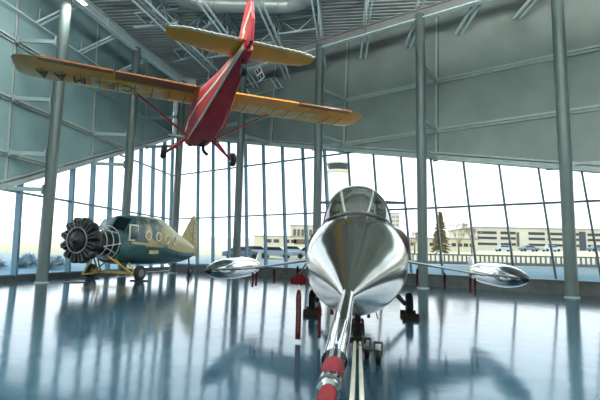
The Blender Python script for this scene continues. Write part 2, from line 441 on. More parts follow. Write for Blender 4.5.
# ------------------------------------------------------------------ roof trusses
BZ = CT + .62
duct_pts = [V((-7.9, 14, 0)), V((-7.9, 22, 0)), V((-7.9, 24.2, 0)), V((-7.6, 25.2, 0)), V((-6.9, 25.9, 0)), V((-5.8, 26.2, 0)), V((-1.6, 26.2, 0)), V((-.6, 26.0, 0)), V((.3, 25.3, 0)), V((1.6, 23.6, 0)), V((4.5, 19.5, 0)), V((7.4, 15.5, 0))]
def near_duct(p, r=1.05):
    q = V((p.x, p.y, 0))
    for a, b in zip(duct_pts, duct_pts[1:]):
        d = b - a; t = max(0, min(1, (q - a).dot(d) / d.length_squared))
        if (a + d * t - q).length < r: return True
    return False
def truss(base, s0, s1, label, gap=.3, web=True, dirv=jd, tail=None):
    t = thing('roof_truss', label, 'roof truss', (base.x, base.y, BZ), group='twin-bar roof trusses')
    sd = V((dirv.y, -dirv.x, 0))
    for s in (-gap / 2, gap / 2):
        mb = MB(); mb.bar(dirv * s0 + sd * s, dirv * s1 + sd * s, .1, .1); mb.build('bottom_chord', M['truss'], t)
    if tail is not None:
        for s in (-gap / 2, gap / 2):
            mb = MB(); mb.bar(V((0, 0, CT + .0 - BZ)) + sd * s + dirv * .15, dirv * tail + sd * s + V((0, 0, 15.35 - BZ)), .12, .12); mb.build('wall_tie', M['truss'], t)
    if gap > .5:
        mb = MB(); mb.bar(dirv * s0, dirv * s1, .16, .05); mb.build('cable_tray', M['beam_l'], t)
    ht = TOP - BZ - .08
    mb = MB()
    for s in (-.1, .1): mb.bar(dirv * s0 + sd * s + V((0, 0, ht)), dirv * s1 + sd * s + V((0, 0, ht)), .09, .1)
    mb.build('top_chord', M['web'], t)
    mb = MB(); x = s1; k = 0; runs = [mb]
    while x - .9 > s0:
        a = dirv * x + V((0, 0, .05 if k % 2 == 0 else ht - .05)); b = dirv * (x - .9) + V((0, 0, ht - .05 if k % 2 == 0 else .05))
        if not (near_duct(a + base) or near_duct(b + base) or near_duct((a + b) / 2 + base)): runs[-1].tube(a, b, .045, seg=6)
        elif runs[-1].v: runs.append(MB())
        x -= .9; k += 1
    for r_ in runs:
        if r_.v: r_.build('web', M['web'], t)
    return t
LT = {-1.0: None, -.5: 'twin-bar roof truss running toward the far corner, above the left wing root',
      0: 'twin-bar roof truss ending above the tailplane, left of the red fin', .5: 'twin-bar roof truss just right of the red tail fin',
      1: 'twin-bar roof truss landing on the column behind the jet', 1.5: 'twin-bar roof truss on the roof beam midway between the two middle columns',
      2: 'twin-bar roof truss landing on the column right of the jet', 2.5: 'twin-bar roof truss at the upper right, left of the far right column',
      3: 'twin-bar roof truss above the far right column'}
for k, lab in LT.items():
    if lab is None: continue
    b0 = cB[0] + stepB * k
    # run out to the wall behind the beam
    kd = V((.2 - .08 * k, 1, 0)).normalized(); den = kd.dot(nB); wp = wB(0, 15.35, -.12)
    s1 = (V((wp.x, wp.y)) - V((b0.x, b0.y))).dot(V((nB.x, nB.y))) / den
    truss(b0, -34, .4, lab, .75 if k < 0 else .36, True, kd, s1)
# diagonal plan bracing between trusses near the far corner
def brace(a, b, label):
    mb = MB(); L = (b - a); mb.bar((0, 0, 0), L, .1, .1); mb.bar(V((0, 0, 1.0)), L + V((0, 0, 1.0)), .08, .08)
    n = int(L.length / .9)
    for i in range(n):
        p, q = L * (i / n), L * ((i + 1) / n)
        mb.tube(p + V((0, 0, 0 if i % 2 else 1.0)), q + V((0, 0, 1.0 if i % 2 else 0)), .04, seg=6)
    o = mb.build('roof_bracing', M['web']); o.location = a; tag(o, label, 'roof bracing', 'lattice bracing between the roof trusses')
bz = BZ + .14
ORD = ('first', 'second', 'third', 'fourth', 'fifth', 'sixth')
BAYS = ('between the wide left truss and the next one', 'in the roof bay left of the red tail fin', 'in the roof bay right of the red tail fin')
rowA = [cB[0] + stepB * -.5]
for q, k in enumerate((-.5, 0, .5)):
    for i in range(6):
        ends = []
        for kk, sh in ((k, 0), (k + .5, 1.3)):
            kd = V((.2 - .08 * kk, 1, 0)).normalized(); ends.append(cB[0] + stepB * kk - kd * (1.6 + 2.9 * i + sh * (1 if i % 2 else -1) * .8))
        if near_duct(ends[0], 1.0) or near_duct(ends[1], 1.0) or near_duct((ends[0] + ends[1]) / 2, 1.0): continue
        u_ = (ends[1] - ends[0]).normalized() * .25
        brace(ends[0] + u_ + V((0, 0, bz + .1)), ends[1] - u_ + V((0, 0, bz + .1)), 'lattice bracing %s, %s from the beam' % (BAYS[q], ORD[i]))
for i in range(4):
    a = cL[1] + (cL[0] - cL[1]) * (i * .8 - .6) + V((.5, 0, 0)); b = rowA[0] - jd * (2.5 + i * 4.6)
    brace(V((a.x, a.y, bz)), V((b.x, b.y, bz)), ['dark lattice bracing at the far left corner of the roof', 'dark lattice bracing over the yellow wing root', 'dark lattice bracing left of the tailplane tip', 'dark lattice bracing at the top edge, right of the lit lamp'][i])
# outriggers from the left beam down to the left wall
for i, t in enumerate((.2, 2.0, 3.8, 5.6, -1.6)):
    w = wL(t, 14.35, -.08); f = (w.y - cL[1].y) / (cL[0].y - cL[1].y); p = cL[1] + (cL[0] - cL[1]) * f
    a = V((p.x, p.y, CT + .1)); o = thing('outrigger', ['paired outrigger bars from the left roof beam, %s' % s for s in ('second from the lamp', 'third from the lamp', 'fourth from the lamp', 'the one nearest the far corner', 'nearest the lamp at the top edge')][i], 'outrigger', a, group='outriggers of the left beam')
    for s in (-.16, .16):
        mb = MB(); mb.bar(V((0, s, 0)), w - a + V((0, s, 0)), .08, .09); mb.build('bar', M['truss'], o)
    mb = MB(); mb.bar(w - a + V((.06, 0, -.1)), w - a + V((.06, 0, .9)), .07, .07, (1, 0, 0)); mb.build('hanger', M['web'], o)
# thin rod along the left wall
mb = MB(); mb.tube(wL(-2.4, 14.2, -.3), wL(5.9, 14.2, -.3), .035, seg=8); tag(mb.build('wall_conduit', M['truss']), 'thin pale conduit running along the upper left wall', 'conduit')
# ductwork
dz = V((0, 0, BZ + .68))
def smooth_path(pts, n=6):
    res = []
    P = [pts[0]] + pts + [pts[-1]]
    for i in range(1, len(P) - 2):
        for k in range(n):
            t = k / n; a, b, c, d = P[i - 1], P[i], P[i + 1], P[i + 2]
            res.append(.5 * ((2 * b) + (c - a) * t + (2 * a - 5 * b + 4 * c - d) * t * t + (3 * b - a - 3 * c + d) * t ** 3))
    res.append(pts[-1]); return res
du = thing('air_duct', 'large round grey air duct bending under the roof at the top edge', 'duct', (0, 0, 0))
mb = MB(); mb.path([p + dz for p in smooth_path(duct_pts)], .5, 24); mb.build('duct_run', M['duct'], du)
for i in (1, 5, 6, 9, 10):
    d = (duct_pts[min(i + 1, 11)] - duct_pts[i - 1]).normalized()
    mb = MB(); mb.torus(duct_pts[i] + dz, d, .5, .03, 28, 8); mb.build('collar', M['duct'], du)
# linear lamps under the trusses: one at top left, the others added out of view
def lamp(p, d, L, label, watts=0, up_watts=0):
    t = thing('linear_lamp', label, 'lamp', p, group='linear lamps under the roof')
    mb = MB(); mb.bar(-d * L / 2, d * L / 2, .28, .08); mb.build('housing', M['white'], t)
    for s in (-.07, .07):
        mb = MB(); sd = V((d.y, -d.x, 0)); mb.tube(-d * (L / 2 - .05) + sd * s - V((0, 0, .07)), d * (L / 2 - .05) + sd * s - V((0, 0, .07)), .03, seg=8); mb.build('tube', M['lamp'], t)
    mb = MB()
    for s in (-.4, .4): mb.tube(d * L * s, d * L * s + V((0, 0, TOP - p.z)), .01, seg=6)
    mb.build('hanger', M['web'], t)
    if watts:
        la = bpy.data.lights.new('lamp_light', 'AREA'); la.shape = 'RECTANGLE'; la.size = .5; la.size_y = L; la.energy = watts; la.color = (.93, 1, .98)
        lo = bpy.data.objects.new('lamp_light', la); COL.objects.link(lo); lo.location = p - V((0, 0, .2)); lo.rotation_euler = (0, 0, math.atan2(-d.x, d.y))
        if up_watts:
            lb = la.copy(); lb.energy = up_watts; lo = bpy.data.objects.new('added_uplight', lb); COL.objects.link(lo); lo.location = p + V((0, 0, .15)); lo.rotation_euler = (PI, 0, math.atan2(d.x, d.y))  # upward light added to brighten the deck and trusses
dl = (cL[1] - cL[0]).normalized()
WATT = 900
lamp(V((-12.1, 22.3, 15.0)), dl, 1.8, 'lit linear lamp under the roof at the top left edge', WATT * .3)
for i, (x, y) in enumerate(((-11, 9), (-2, 9), (5, 9), (12, 9), (-9, 1), (2, 3), (13, 3), (-9, -9), (2, -9), (13, -9))):  # unseen lamps added overhead to brighten roof and hall
    lamp(V((x, y, 12.6)), js, 2.6, 'added linear lamp with uplight, unseen overhead, brightening the roof and hall', WATT * .5, 4400 if y > 7 else 800)

# small two-plate sign hanging at the roof beam
sp = V((-3.1, 31.2, 14.55))
sg = thing('hanging_sign', 'small white sign with two black letter panels hanging below the tailplane', 'sign', sp, math.atan2(dB.y, dB.x))
mb = MB(); mb.box((0, 0, 0), (.55, .05, 1.05), Matrix.Rotation(R(-28), 3, 'Y')); mb.build('board', M['white'], sg)
for s in (-1, 1):
    c = Matrix.Rotation(R(-28), 3, 'Y') @ V((0, -.035, s * .26))
    mb = MB(); mb.box(c, (.42, .02, .36), Matrix.Rotation(R(-28), 3, 'Y')); pl = mb.build('letter_panel', M['black'], sg)
    lettering('E', .34, .004, M['white'], pl, Matrix.Translation(c + V((0, -.014, 0))) @ Matrix.Rotation(R(-28), 4, 'Y') @ Matrix.Rotation(R(90), 4, 'X'), 'letter')
mb = MB(); mb.tube((0, 0, .4), (.1, 0, 1.2), .02, seg=6); mb.build('hanger', M['web'], sg)
# bracket frame below the tailplane
bf = thing('bracket_frame', 'pale twin-bar bracket frame on the wall below the tailplane', 'bracket', wB(4.0, 14.7, -.15))
def bfp(t, h, o=-.15): return wB(t, h, o) - bf.location
for t in (3.55, 3.85, 5.35, 5.6):
    mb = MB(); mb.bar(bfp(t - .45, 14.75), bfp(t - .8, 15.8), .09, .09, nB); mb.build('bar', M['truss'], bf)
mb = MB(); mb.bar(bfp(3.15, 14.75), bfp(5.2, 14.75), .06, .08); mb.build('rod', M['web'], bf)
mb = MB(); mb.bar(bfp(2.8, 15.8), bfp(4.85, 15.8), .08, .08); mb.build('rod', M['truss'], bf)

# ------------------------------------------------------------------ silver jet fighter
YAW = math.atan(.145)
axd = V((math.sin(YAW), math.cos(YAW), 0))                # away from the camera
SG = 13.3
root = axd * SG + V((-.12, 0, 0))
jet = thing('jet_fighter', 'bare metal jet fighter with its long nose probe pointing at the camera', 'aircraft', root, math.atan2(-axd.y, -axd.x))
def ell(x, zc, ry, rz, n=48, y0=0, e=2.0):
    r = []
    for k in range(n):
        a = 2 * PI * k / n; c, s = math.cos(a), math.sin(a)
        r.append(V((x, y0 + ry * math.copysign(abs(c) ** (2 / e), c), zc + rz * math.copysign(abs(s) ** (2 / e), s))))
    return r
# x = SG - distance
st = [(10.02, 1.412, .048), (9.8, 1.42, .09), (9.4, 1.44, .175), (9.0, 1.46, .265), (8.6, 1.485, .36), (8.2, 1.51, .455), (7.8, 1.54, .55), (7.4, 1.565, .63), (7.0, 1.585, .69), (6.6, 1.60, .735), (6.0, 1.61, .765), (5.2, 1.61, .78), (4.0, 1.61, .78), (2, 1.62, .80), (-1, 1.66, .80), (-3, 1.72, .72), (-5, 1.8, .58), (-5.8, 1.84, .50)]
def cr(vals, k):   # smooth interpolation between stations
    out = []
    for i in range(len(vals) - 1):
        a, b, c, d = vals[max(i - 1, 0)], vals[i], vals[i + 1], vals[min(i + 2, len(vals) - 1)]
        for j in range(k):
            t = j / k; out.append(tuple(.5 * (2 * b[q] + (c[q] - a[q]) * t + (2 * a[q] - 5 * b[q] + 4 * c[q] - d[q]) * t * t + (3 * b[q] - a[q] - 3 * c[q] + d[q]) * t ** 3) for q in range(len(b))))
    out.append(vals[-1]); return out
mb = MB(); mb.loft([ell(x, z, r, r, 64) for x, z, r in cr(st[:13], 3)] + [ell(x, z, r, r, 64) for x, z, r in st[13:]])
fus = mb.build('fuselage', M['alu'], jet)
# panel joints around the nose
for x, z, r in ((6.75, 1.595, .722),):
    mb = MB(); mb.torus((x, 0, z), (1, 0, -.02), r, .006, 64, 6); mb.build('panel_joint', M['alud'], fus)
mb = MB(); mb.lathe([(0, .40), (.5, .42), (.5, .36), (.05, .3)], (-6.2, 0, 1.86), (1, 0, 0), 32); mb.build('exhaust_nozzle', M['engine'], jet)
# probe with its covers
pn, pt_ = V((10.0, .0, 1.412)), V((12.14, .032, 1.366))
pd = (pt_ - pn).normalized()
mb = MB(); mb.tube(pn - pd * .1, pt_ - pd * .1, .040, .026, 28); pr = mb.build('pitot_probe', M['alu2'], jet)
mb = MB(); mb.lathe([(0, .027), (.01, .031), (.09, .031), (.10, .022)], pt_ - pd * .1, pd, 28); mb.build('probe_collar', M['alu2'], pr)
mb = MB(); mb.lathe([(0, .0317), (.008, .033), (.02, .033), (.028, .0317)], pt_ - pd * .05, pd, 28); mb.build('collar_ring', M['black'], pr)
mb = MB(); mb.lathe([(0, .0282), (.004, .030), (.05, .0325), (.10, .0315), (.13, .0290), (.14, .0262)], pt_ - pd * .25, pd, 24); tag(mb.build('cover_wrap', M['redcov'], pr), 'red fabric wrap')
mb = MB(); mb.lathe([(0, .021), (.03, .024), (.08, .024), (.14, .022), (.20, .014), (.21, .002)], pt_ + pd * .0, pd, 20); tag(mb.build('probe_cover', M['redcov'], pr), 'red fabric tip cover')
mb = MB(); mb.lathe([(0, .0485), (1.86, .040), (1.86, .038), (0, .0465)], pn - pd * .02, pd, 32, cap=False); tag(mb.build('probe_sleeve', M['sleeve'], pr), 'clear plastic sleeve')
# canopy: windscreen + hood
def can(x, hw, zb, zt, n=28, e=2.25):
    r = []
    for k in range(n + 1):
        a = PI * k / n; c, s = math.cos(a), math.sin(a)
        r.append(V((x, hw * math.copysign(abs(c) ** (2 / e), c), zb + (zt - zb) * abs(s) ** (2 / e))))
    return r
cs = [(6.95, .30, 2.16, 2.24), (6.7, .40, 2.14, 2.42), (6.4, .48, 2.10, 2.62), (6.0, .545, 2.06, 2.80), (5.6, .57, 2.04, 2.89), (5.0, .575, 2.04, 2.92), (4.3, .55, 2.06, 2.86), (3.6, .48, 2.1, 2.72)]
mb = MB(); mb.loft([can(*c) for c in cs], False, False, closed=False); cano = mb.build('canopy', M['canopy'], jet)
mb = MB(); mb.loft([can(3.62, .49, 2.05, 2.73), can(2.6, .45, 2.1, 2.62), can(0, .36, 2.1, 2.5), can(-3, .25, 2.1, 2.3)], False, True, closed=False); mb.build('spine', M['alu'], jet)
mb = MB()
for i in (0, 3, 7):
    mb.path([p for p in can(*cs[i])], .016 if i else .03, 8)
for s in (0, -1): mb.path([can(*c)[s] for c in cs], .03, 8)
mb.path([can(*c)[10] for c in cs[:4]], .016, 8); mb.path([can(*c)[18] for c in cs[:4]], .022, 8)
mb.build('canopy_frame', M['frame'], cano)
def fus_top(x, y):
    for a, b in zip(st, st[1:]):
        if b[0] <= x <= a[0]:
            t = (x - a[0]) / (b[0] - a[0]); zc = a[1] + (b[1] - a[1]) * t; r = a[2] + (b[2] - a[2]) * t
            return zc + math.sqrt(max(0, r * r - y * y))
bl_ = [(5.6, .575), (6.0, .555), (6.4, .49), (6.7, .41), (6.92, .30), (7.02, .16), (7.05, 0)]
pts = [V((x, -y, fus_top(x, y) + .005)) for x, y in bl_] + [V((x, y, fus_top(x, y) + .005)) for x, y in bl_[-2::-1]]
mb = MB(); mb.path(pts, .035, 8); mb.build('canopy_seal', M['black'], cano)
mb = MB(); mb.loft([can(6.9, .33, 2.05, 2.17), can(6.3, .48, 2.0, 2.36), can(5.9, .5, 2.0, 2.44), can(5.82, .5, 2.0, 2.44)], True, True, closed=False); mb.build('glare_shield', M['cockpit'], jet)
mb = MB(); mb.box((4.85, 0, 2.35), (.22, .46, .85), Matrix.Rotation(R(-8), 3, 'Y')); mb.box((4.8, 0, 2.72), (.16, .3, .22)); mb.build('ejection_seat', M['cockpit'], jet, bevel=.03)
mb = MB(); mb.path([V((5.5, -.3, 2.4)), V((5.5, -.22, 2.68)), V((5.5, -.1, 2.76)), V((5.5, .1, 2.76)), V((5.5, .22, 2.68)), V((5.5, .3, 2.4))], .02, 8); mb.build('seat_arch', M['white'], jet)
# intakes
for s in (1, -1):
    mb = MB(); rings = []
    for x, ry, rz, zc, y0 in ((4.45, .34, .33, 1.90, .62), (4.0, .38, .40, 1.90, .63), (2.5, .40, .48, 1.9, .66), (0, .30, .48, 1.86, .66), (-2.5, .14, .4, 1.86, .6)):
        rings.append([V((x + (-.25 * abs(p.y - y0) if x > 4.4 else 0), s * p.y, p.z)) for p in ell(x, zc, ry, rz, 32, y0)])
    mb.loft(rings); it = mb.build('air_intake', M['alu'], jet)
    mb = MB(); mb.loft([[V((4.47 - .25 * abs(p.y - .62) + d, s * p.y, p.z)) for p in ell(0, 1.90, .355 * k, .345 * k, 32, .62)] for d, k in ((-.09, 1.0), (.0, 1.0), (.05, .9), (.10, .5))]); tag(mb.build('intake_cover', M['dkred'], it), 'dark red intake cover')
# wings
def wing_pts(s, y, xl, xt, z, th):
    n = 10; up, lo = [], []
    for i in range(n + 1):
        t = i / n; x = xl + (xt - xl) * t; h = th * 2 * math.sqrt(max(0, t * (1 - t)))
        up.append(V((x, s * y, z + h / 2)))
        if 0 < i < n: lo.append(V((x, s * y, z - h / 2)))
    return up + lo[::-1]
for s in (1, -1):
    mb = MB(); mb.loft([wing_pts(s, .6, 2.1, -1.6, 1.66, .10), wing_pts(s, 3.3, 1.1, -.7, 1.24, .05)]); mb.build('wing', M['wingm'], jet)
    tk = [(3.15, .015), (3.0, .075), (2.7, .15), (2.3, .215), (1.8, .265), (1.2, .29), (.5, .295), (-.5, .29), (-1.3, .235), (-2.0, .13), (-2.4, .03)]
    mb = MB(); mb.loft([ell(x, 1.27, r, r, 32, s * 3.52) for x, r in cr(tk, 3)]); t = mb.build('tip_tank', M['alu2'], jet)
    mb = MB(); mb.loft([ell(x, 1.27, r, r, 24, s * 3.52) for x, r in ((3.16, .012), (3.1, .045), (3.0, .078), (2.95, .09))]); tag(mb.build('tank_nose', M['black'], t), 'black tank nose')
    for dy, dz, mm in ((0, 1, M['white']), (1, .1, M['wingm'])):
        mb = MB(); a = V((-1.5, s * (3.52 + .1 * dy), 1.27 + .1 * dz)); d = V((0, s * dy, dz)).normalized()
        mb.prism([a + V((0, 0, 0)), a + V((-.85, 0, 0)), a + V((-.95, 0, 0)) + d * .36, a + V((-.55, 0, 0)) + d * .36], V((0, .03, 0)) if not dy else V((0, 0, .03))); mb.build('tank_fin', mm, t)
# tail
mb = MB(); mb.loft([[V((x, w, z)) for x, w in ((xl, 0), ((xl + xt) / 2, th), (xt, 0), ((xl + xt) / 2, -th))] for z, xl, xt, th in ((2.2, -2.8, -5.9, .09), (3.95, -5.2, -6.9, .05))]); mb.build('tail_fin', M['wingm'], jet)
for s in (1, -1):
    mb = MB(); mb.loft([wing_pts(s, 0, -5.3, -6.9, 3.98, .08), wing_pts(s, 1.82, -6.05, -6.9, 3.98, .05)]); mb.build('tailplane', M['wingm'], jet)
# undercarriage
def wheel(x, y, r, w, parent, name='wheel'):
    mb = MB(); mb.lathe([(-w / 2, r * .55), (-w / 2, r * .86), (-w * .36, r * .97), (-w * .15, r), (w * .15, r), (w * .36, r * .97), (w / 2, r * .86), (w / 2, r * .55)], (x, y, r), (0, 1, 0), 32); o = mb.build(name, M['rubber'], parent)
    mb = MB(); mb.lathe([(-w / 2 - .01, .02), (-w / 2 - .005, r * .5), (w / 2 + .005, r * .5), (w / 2 + .01, .02)], (x, y, r), (0, 1, 0), 24); mb.build('hub', M['frame'], o)
    return o
for s in (1, -1):
    wheel(0, s * 1.37, .34, .18, jet)
    mb = MB(); mb.tube((0, s * 1.25, .36), (.05, s * .72, .95), .06, .08); mb.tube((0, s * 1.40, .36), (0, s * 1.2, .36), .05); mb.build('gear_leg', M['frame'], jet)
    mb = MB(); mb.tube((.3, s * .55, 1.0), (.02, s * 1.15, .46), .035); mb.build('gear_brace', M['frame'], jet)
    mb = MB(); mb.prism([(.5, s * .62, .98), (-.5, s * .62, .98), (-.4, s * .80, .62), (.4, s * .80, .62)], (0, s * .02, .01)); mb.build('gear_door', M['alu'], jet)
wheel(4.7, 0, .24, .16, jet)
mb = MB(); mb.tube((4.7, 0, .3), (4.85, 0, 1.0), .06); 
for s in (1, -1): mb.tube((4.7, s * .11, .24), (4.72, s * .09, .52), .025)
mb.tube((4.72, -.1, .52), (4.72, .1, .52), .03); mb.build('nose_leg', M['frame'], jet)
for s in (1, -1):
    mb = MB(); mb.prism([(5.3, s * .25, .92), (4.2, s * .25, .92), (4.2, s * .34, .62), (5.3, s * .34, .62)], (0, s * .02, 0)); mb.build('nose_gear_door', M['alu'], jet)
# chocks (separate things)
def jl(x, y, z=0): return jet_m @ V((x, y, z))
jet_m = Matrix.Translation(root) @ Matrix.Rotation(math.atan2(-axd.y, -axd.x), 4, 'Z')
jrz = math.atan2(-axd.y, -axd.x)
for s, side in ((1, 'right'), (-1, 'left')):
    c = thing('wheel_chock', 'brown pair of wheel chocks at the jet main wheel on the %s of the picture' % side, 'chock', jl(0, s * 1.37), jrz)
    for x in (.34, -.34):
        sg_ = 1 if x > 0 else -1
        mb = MB(); mb.prism([(x - .1 * sg_, -.22, .0), (x + .12 * sg_, -.22, .0), (x + .12 * sg_, -.22, .09), (x + .04 * sg_, -.22, .15)], (0, .44, 0)); mb.build('block', M['chock'], c)
    mb = MB(); mb.tube((-.34, .25, .05), (.34, .25, .05), .015, seg=6); mb.build('rope', M['chock'], c)
# red warning streamers and covers
def streamer(x, y, ztop, zbot, w, label, text=False):
    p = jl(x, y, ztop); o = thing('warning_streamer', label, 'streamer', p, jrz, 'red warning streamers hung on the jet')
    L = ztop - zbot
    n = 8; mb = MB(); rings = []
    for i in range(n + 1):
        z = -.12 * min(1, L) - (L - .12 * min(1, L)) * i / n; dx = .015 * math.sin(i * 1.1); ww = w / 2 * (.55 if i == 0 else 1)
        rings.append([V((dx + .006, -ww, z)), V((dx + .006, ww, z)), V((dx - .006, ww, z)), V((dx - .006, -ww, z))])
    mb.loft(rings); b = mb.build('ribbon', M['redtag'], o)
    mb = MB(); mb.tube((0, 0, 0), (0, 0, -.13 * min(1, L)), .006, seg=6); mb.build('cord', M['white'], o)
    if text: lettering('REMOVE BEFORE FLIGHT', w * .62, .002, M['faded'], b, Matrix.Translation((.024, 0, -L * .54)) @ Matrix.Rotation(R(90), 4, 'Z') @ Matrix.Rotation(R(90), 4, 'X') @ Matrix.Rotation(R(-90), 4, 'Z'))
    return o
streamer(4.35, -1.16, 1.12, .05, .105, 'widest red warning streamer, hung left of the jet nose from the pentagon cover', True)
streamer(4.4, -.74, .86, .10, .06, 'narrow red warning streamer left of the nose wheel, beside the left main wheel')
streamer(4.4, -.50, .84, .55, .07, 'short red warning streamer under the jet belly, left of the probe')
streamer(4.4, .20, .82, .52, .06, 'short dark red warning streamer under the belly, right of the nose wheel')
streamer(4.95, .0, .95, .38, .1, 'red warning streamer hanging on the nose wheel leg above the tow bar')
for y, L, lab in ((-2.96, .36, 'red tag under the left wing, next to the tip tank'), (-2.86, .34, 'red tag under the left wing, second from the tip tank'), (-2.35, .34, 'red tag midway under the left wing'), (-1.7, .3, 'red tag under the left wing near the fuselage'),
                  (2.96, .4, 'red tag under the right wing, next to the tip tank'), (2.84, .36, 'red tag under the right wing, second from the tip tank'), (2.2, .4, 'red tag midway under the right wing, before the grey sill'), (1.5, .42, 'red tag under the right wing close to the column'), (1.05, .5, 'red tag under the right wing beside the fuselage')):
    zt = 1.66 - (abs(y) - .6) * .155 - .07
    streamer(.9, y, zt, zt - L - .1, .06, lab)
pc = MB(); pc.prism([(4.3, -1.32, 1.10), (4.3, -1.03, 1.10), (4.3, -1.01, 1.22), (4.3, -1.12, 1.32), (4.3, -1.35, 1.22)], (.06, 0, 0))
o = pc.build('vane_cover', M['redcov']); o.matrix_world = jet_m; tag(o, 'small red pentagon cover left of the jet nose above the widest streamer', 'cover')
mb = MB(); mb.tube((4.33, -1.17, 1.28), (4.1, -1.0, 1.62), .015, seg=6); mb.build('strap', M['dkred'], o)
# tow bar
tb = thing('tow_bar', 'cream two-tube tow bar running from the nose wheel toward the camera', 'tow bar', jl(4.95, 0, .12), jrz)
for s in (-1, 1):
    mb = MB(); mb.tube((0, s * .044, .05), (4.4, s * .044 + .06, .32), .024, seg=14); mb.build('tube', M['tow'], tb)
mb = MB(); mb.box((.02, 0, .08), (.12, .3, .1)); mb.box((-.1, .14, .08), (.3, .03, .06)); mb.box((-.1, -.14, .08), (.3, .03, .06)); mb.build('wheel_yoke', M['rubber'], tb, bevel=.008)
ax = MB(); ax.tube((.75, -.05, .1), (.75, .34, .06), .022, seg=10); ax.tube((.55, .0, .1), (.75, .2, .1), .02, seg=8); ax.build('axle', M['frame'], tb)
for x, y in ((.55, .16), (.85, .34)):
    mb = MB(); mb.lathe([(-.04, .03), (-.04, .09), (-.02, .105), (.02, .105), (.04, .09), (.04, .03)], (x, y, -.015), (0, 1, 0), 20); w = mb.build('wheel', M['rubber'], tb)
    mb = MB(); mb.lathe([(-.045, .01), (-.045, .045), (.045, .045), (.045, .01)], (x, y, -.015), (0, 1, 0), 16); mb.build('hub', M['chrome'], w)
    mb = MB(); mb.tube((x, y + .06, -.01), (x - .04, y + .06, .2), .018, seg=8); mb.tube((x, y - .06, -.01), (x - .04, y - .06, .2), .018, seg=8); mb.tube((x - .04, y - .07, .2), (x - .04, y + .07, .2), .02, seg=8); mb.build('fork', M['frame'], w)

# ------------------------------------------------------------------ red and orange high-wing aircraft under the roof
rp_m = Matrix.Translation((-3.2, 14.2, 5.93)) @ Matrix.Rotation(R(112.0), 4, 'Z') @ Matrix.Rotation(R(.6), 4, 'Y') @ Matrix.Rotation(R(1.1), 4, 'X')
rp = thing('light_aircraft', 'red fuselage high-wing aircraft with orange wings hung from the roof', 'aircraft', mtx=rp_m)
def sq(x, hw, zb, zt, e=4.5, n=40): return ell(x, (zb + zt) / 2, hw, (zt - zb) / 2, n, 0, e)
rst = [(1.55, .30, -.42, .02), (1.45, .37, -.52, .08), (1.0, .43, -.60, .16), (.3, .45, -.62, .30), (-.05, .45, -.62, .58), (-1.5, .43, -.60, .60), (-2.2, .36, -.46, .50), (-3.2, .26, -.26, .38), (-4.4, .17, -.06, .28), (-5.35, .10, .04, .24)]
mb = MB(); mb.loft([sq(*a) for a in rst]); rf = mb.build('fuselage', M['redp'], rp)
# white side stripe
for s in (1, -1):
    mb = MB(); rings = []
    for x, hw, zb, zt in rst[2:]:
        zc = (zb + zt) / 2 - .02; w = .035 + .0
        rings.append([V((x, s * (hw - .012), zc - w)), V((x, s * (hw + .012), zc - w)), V((x, s * (hw + .012), zc + w)), V((x, s * (hw - .012), zc + w))])
    mb.loft(rings); tag(mb.build('stripe', M['cream'], rf), 'cream side stripe')
    mb = MB(); rings = []
    for x, hw, zb, zt in rst[3:]:
        rings.append([V((x, s * (hw * .93), zb + .0)), V((x, s * (hw * .93 + .03), zb + .03)), V((x, s * (hw * .93), zb + .06)), V((x, s * (hw * .93 - .03), zb + .02))])
    mb.loft(rings); mb.build('longeron_edge', M['cream'] if s > 0 else M['redp'], rf)
# belly louvres + firewall openings
for x, y in ((.85, -.10), (.55, -.12), (.25, -.14)):
    mb = MB(); mb.box((x, y, -.615), (.17, .15, .05)); mb.build('vent', M['black'], rf, bevel=.01)
mb = MB(); mb.lathe([(0, .07), (.05, .075), (.05, .05)], (1.05, .22, -.58), (0, 0, -1), 18); mb.build('oil_drain', M['black'], rf)
mb = MB(); mb.path([V((.85, -.2, -.58)), V((1.0, -.22, -.70)), V((1.15, -.30, -.76)), V((1.35, -.42, -.78))], [.05, .055, .055, .06], 12); mb.build('exhaust_pipe', M['rubber'], rp)
mb = MB(); mb.lathe([(0, .14), (.12, .12), (.22, .03)], (1.55, 0, -.2), (1, 0, 0), 24); sp_ = mb.build('spinner', M['redp'], rp)
mb = MB()
for s in (1, -1): mb.loft([[V((1.62 + dx, s * y + 0 * dx, -.2 + dz)) for dx, dz in ((-.01, -w), (.015, 0), (.01, w), (-.015, 0))] for y, w in ((.05, .05), (.5, .075), (.9, .03))])
mb.build('propeller', M['black'], rp)
mb = MB(); mb.loft([sq(.28, .40, .12, .30), sq(-.02, .41, .12, .57)]); mb.build('windscreen', M['smoke'], rp)
def airfoil(y, xl, c, z, th, n=12):
    up, lo = [], []
    for i in range(n + 1):
        t = (1 - math.cos(PI * i / n)) / 2; yt = 5 * th * (.2969 * math.sqrt(t) - .126 * t - .3516 * t * t + .2843 * t ** 3 - .1036 * t ** 4)
        up.append(V((xl - c * t, y, z + c * yt * 1.3))); lo.append(V((xl - c * t, y, z - c * yt * .7)))
    return up + lo[1:-1][::-1]
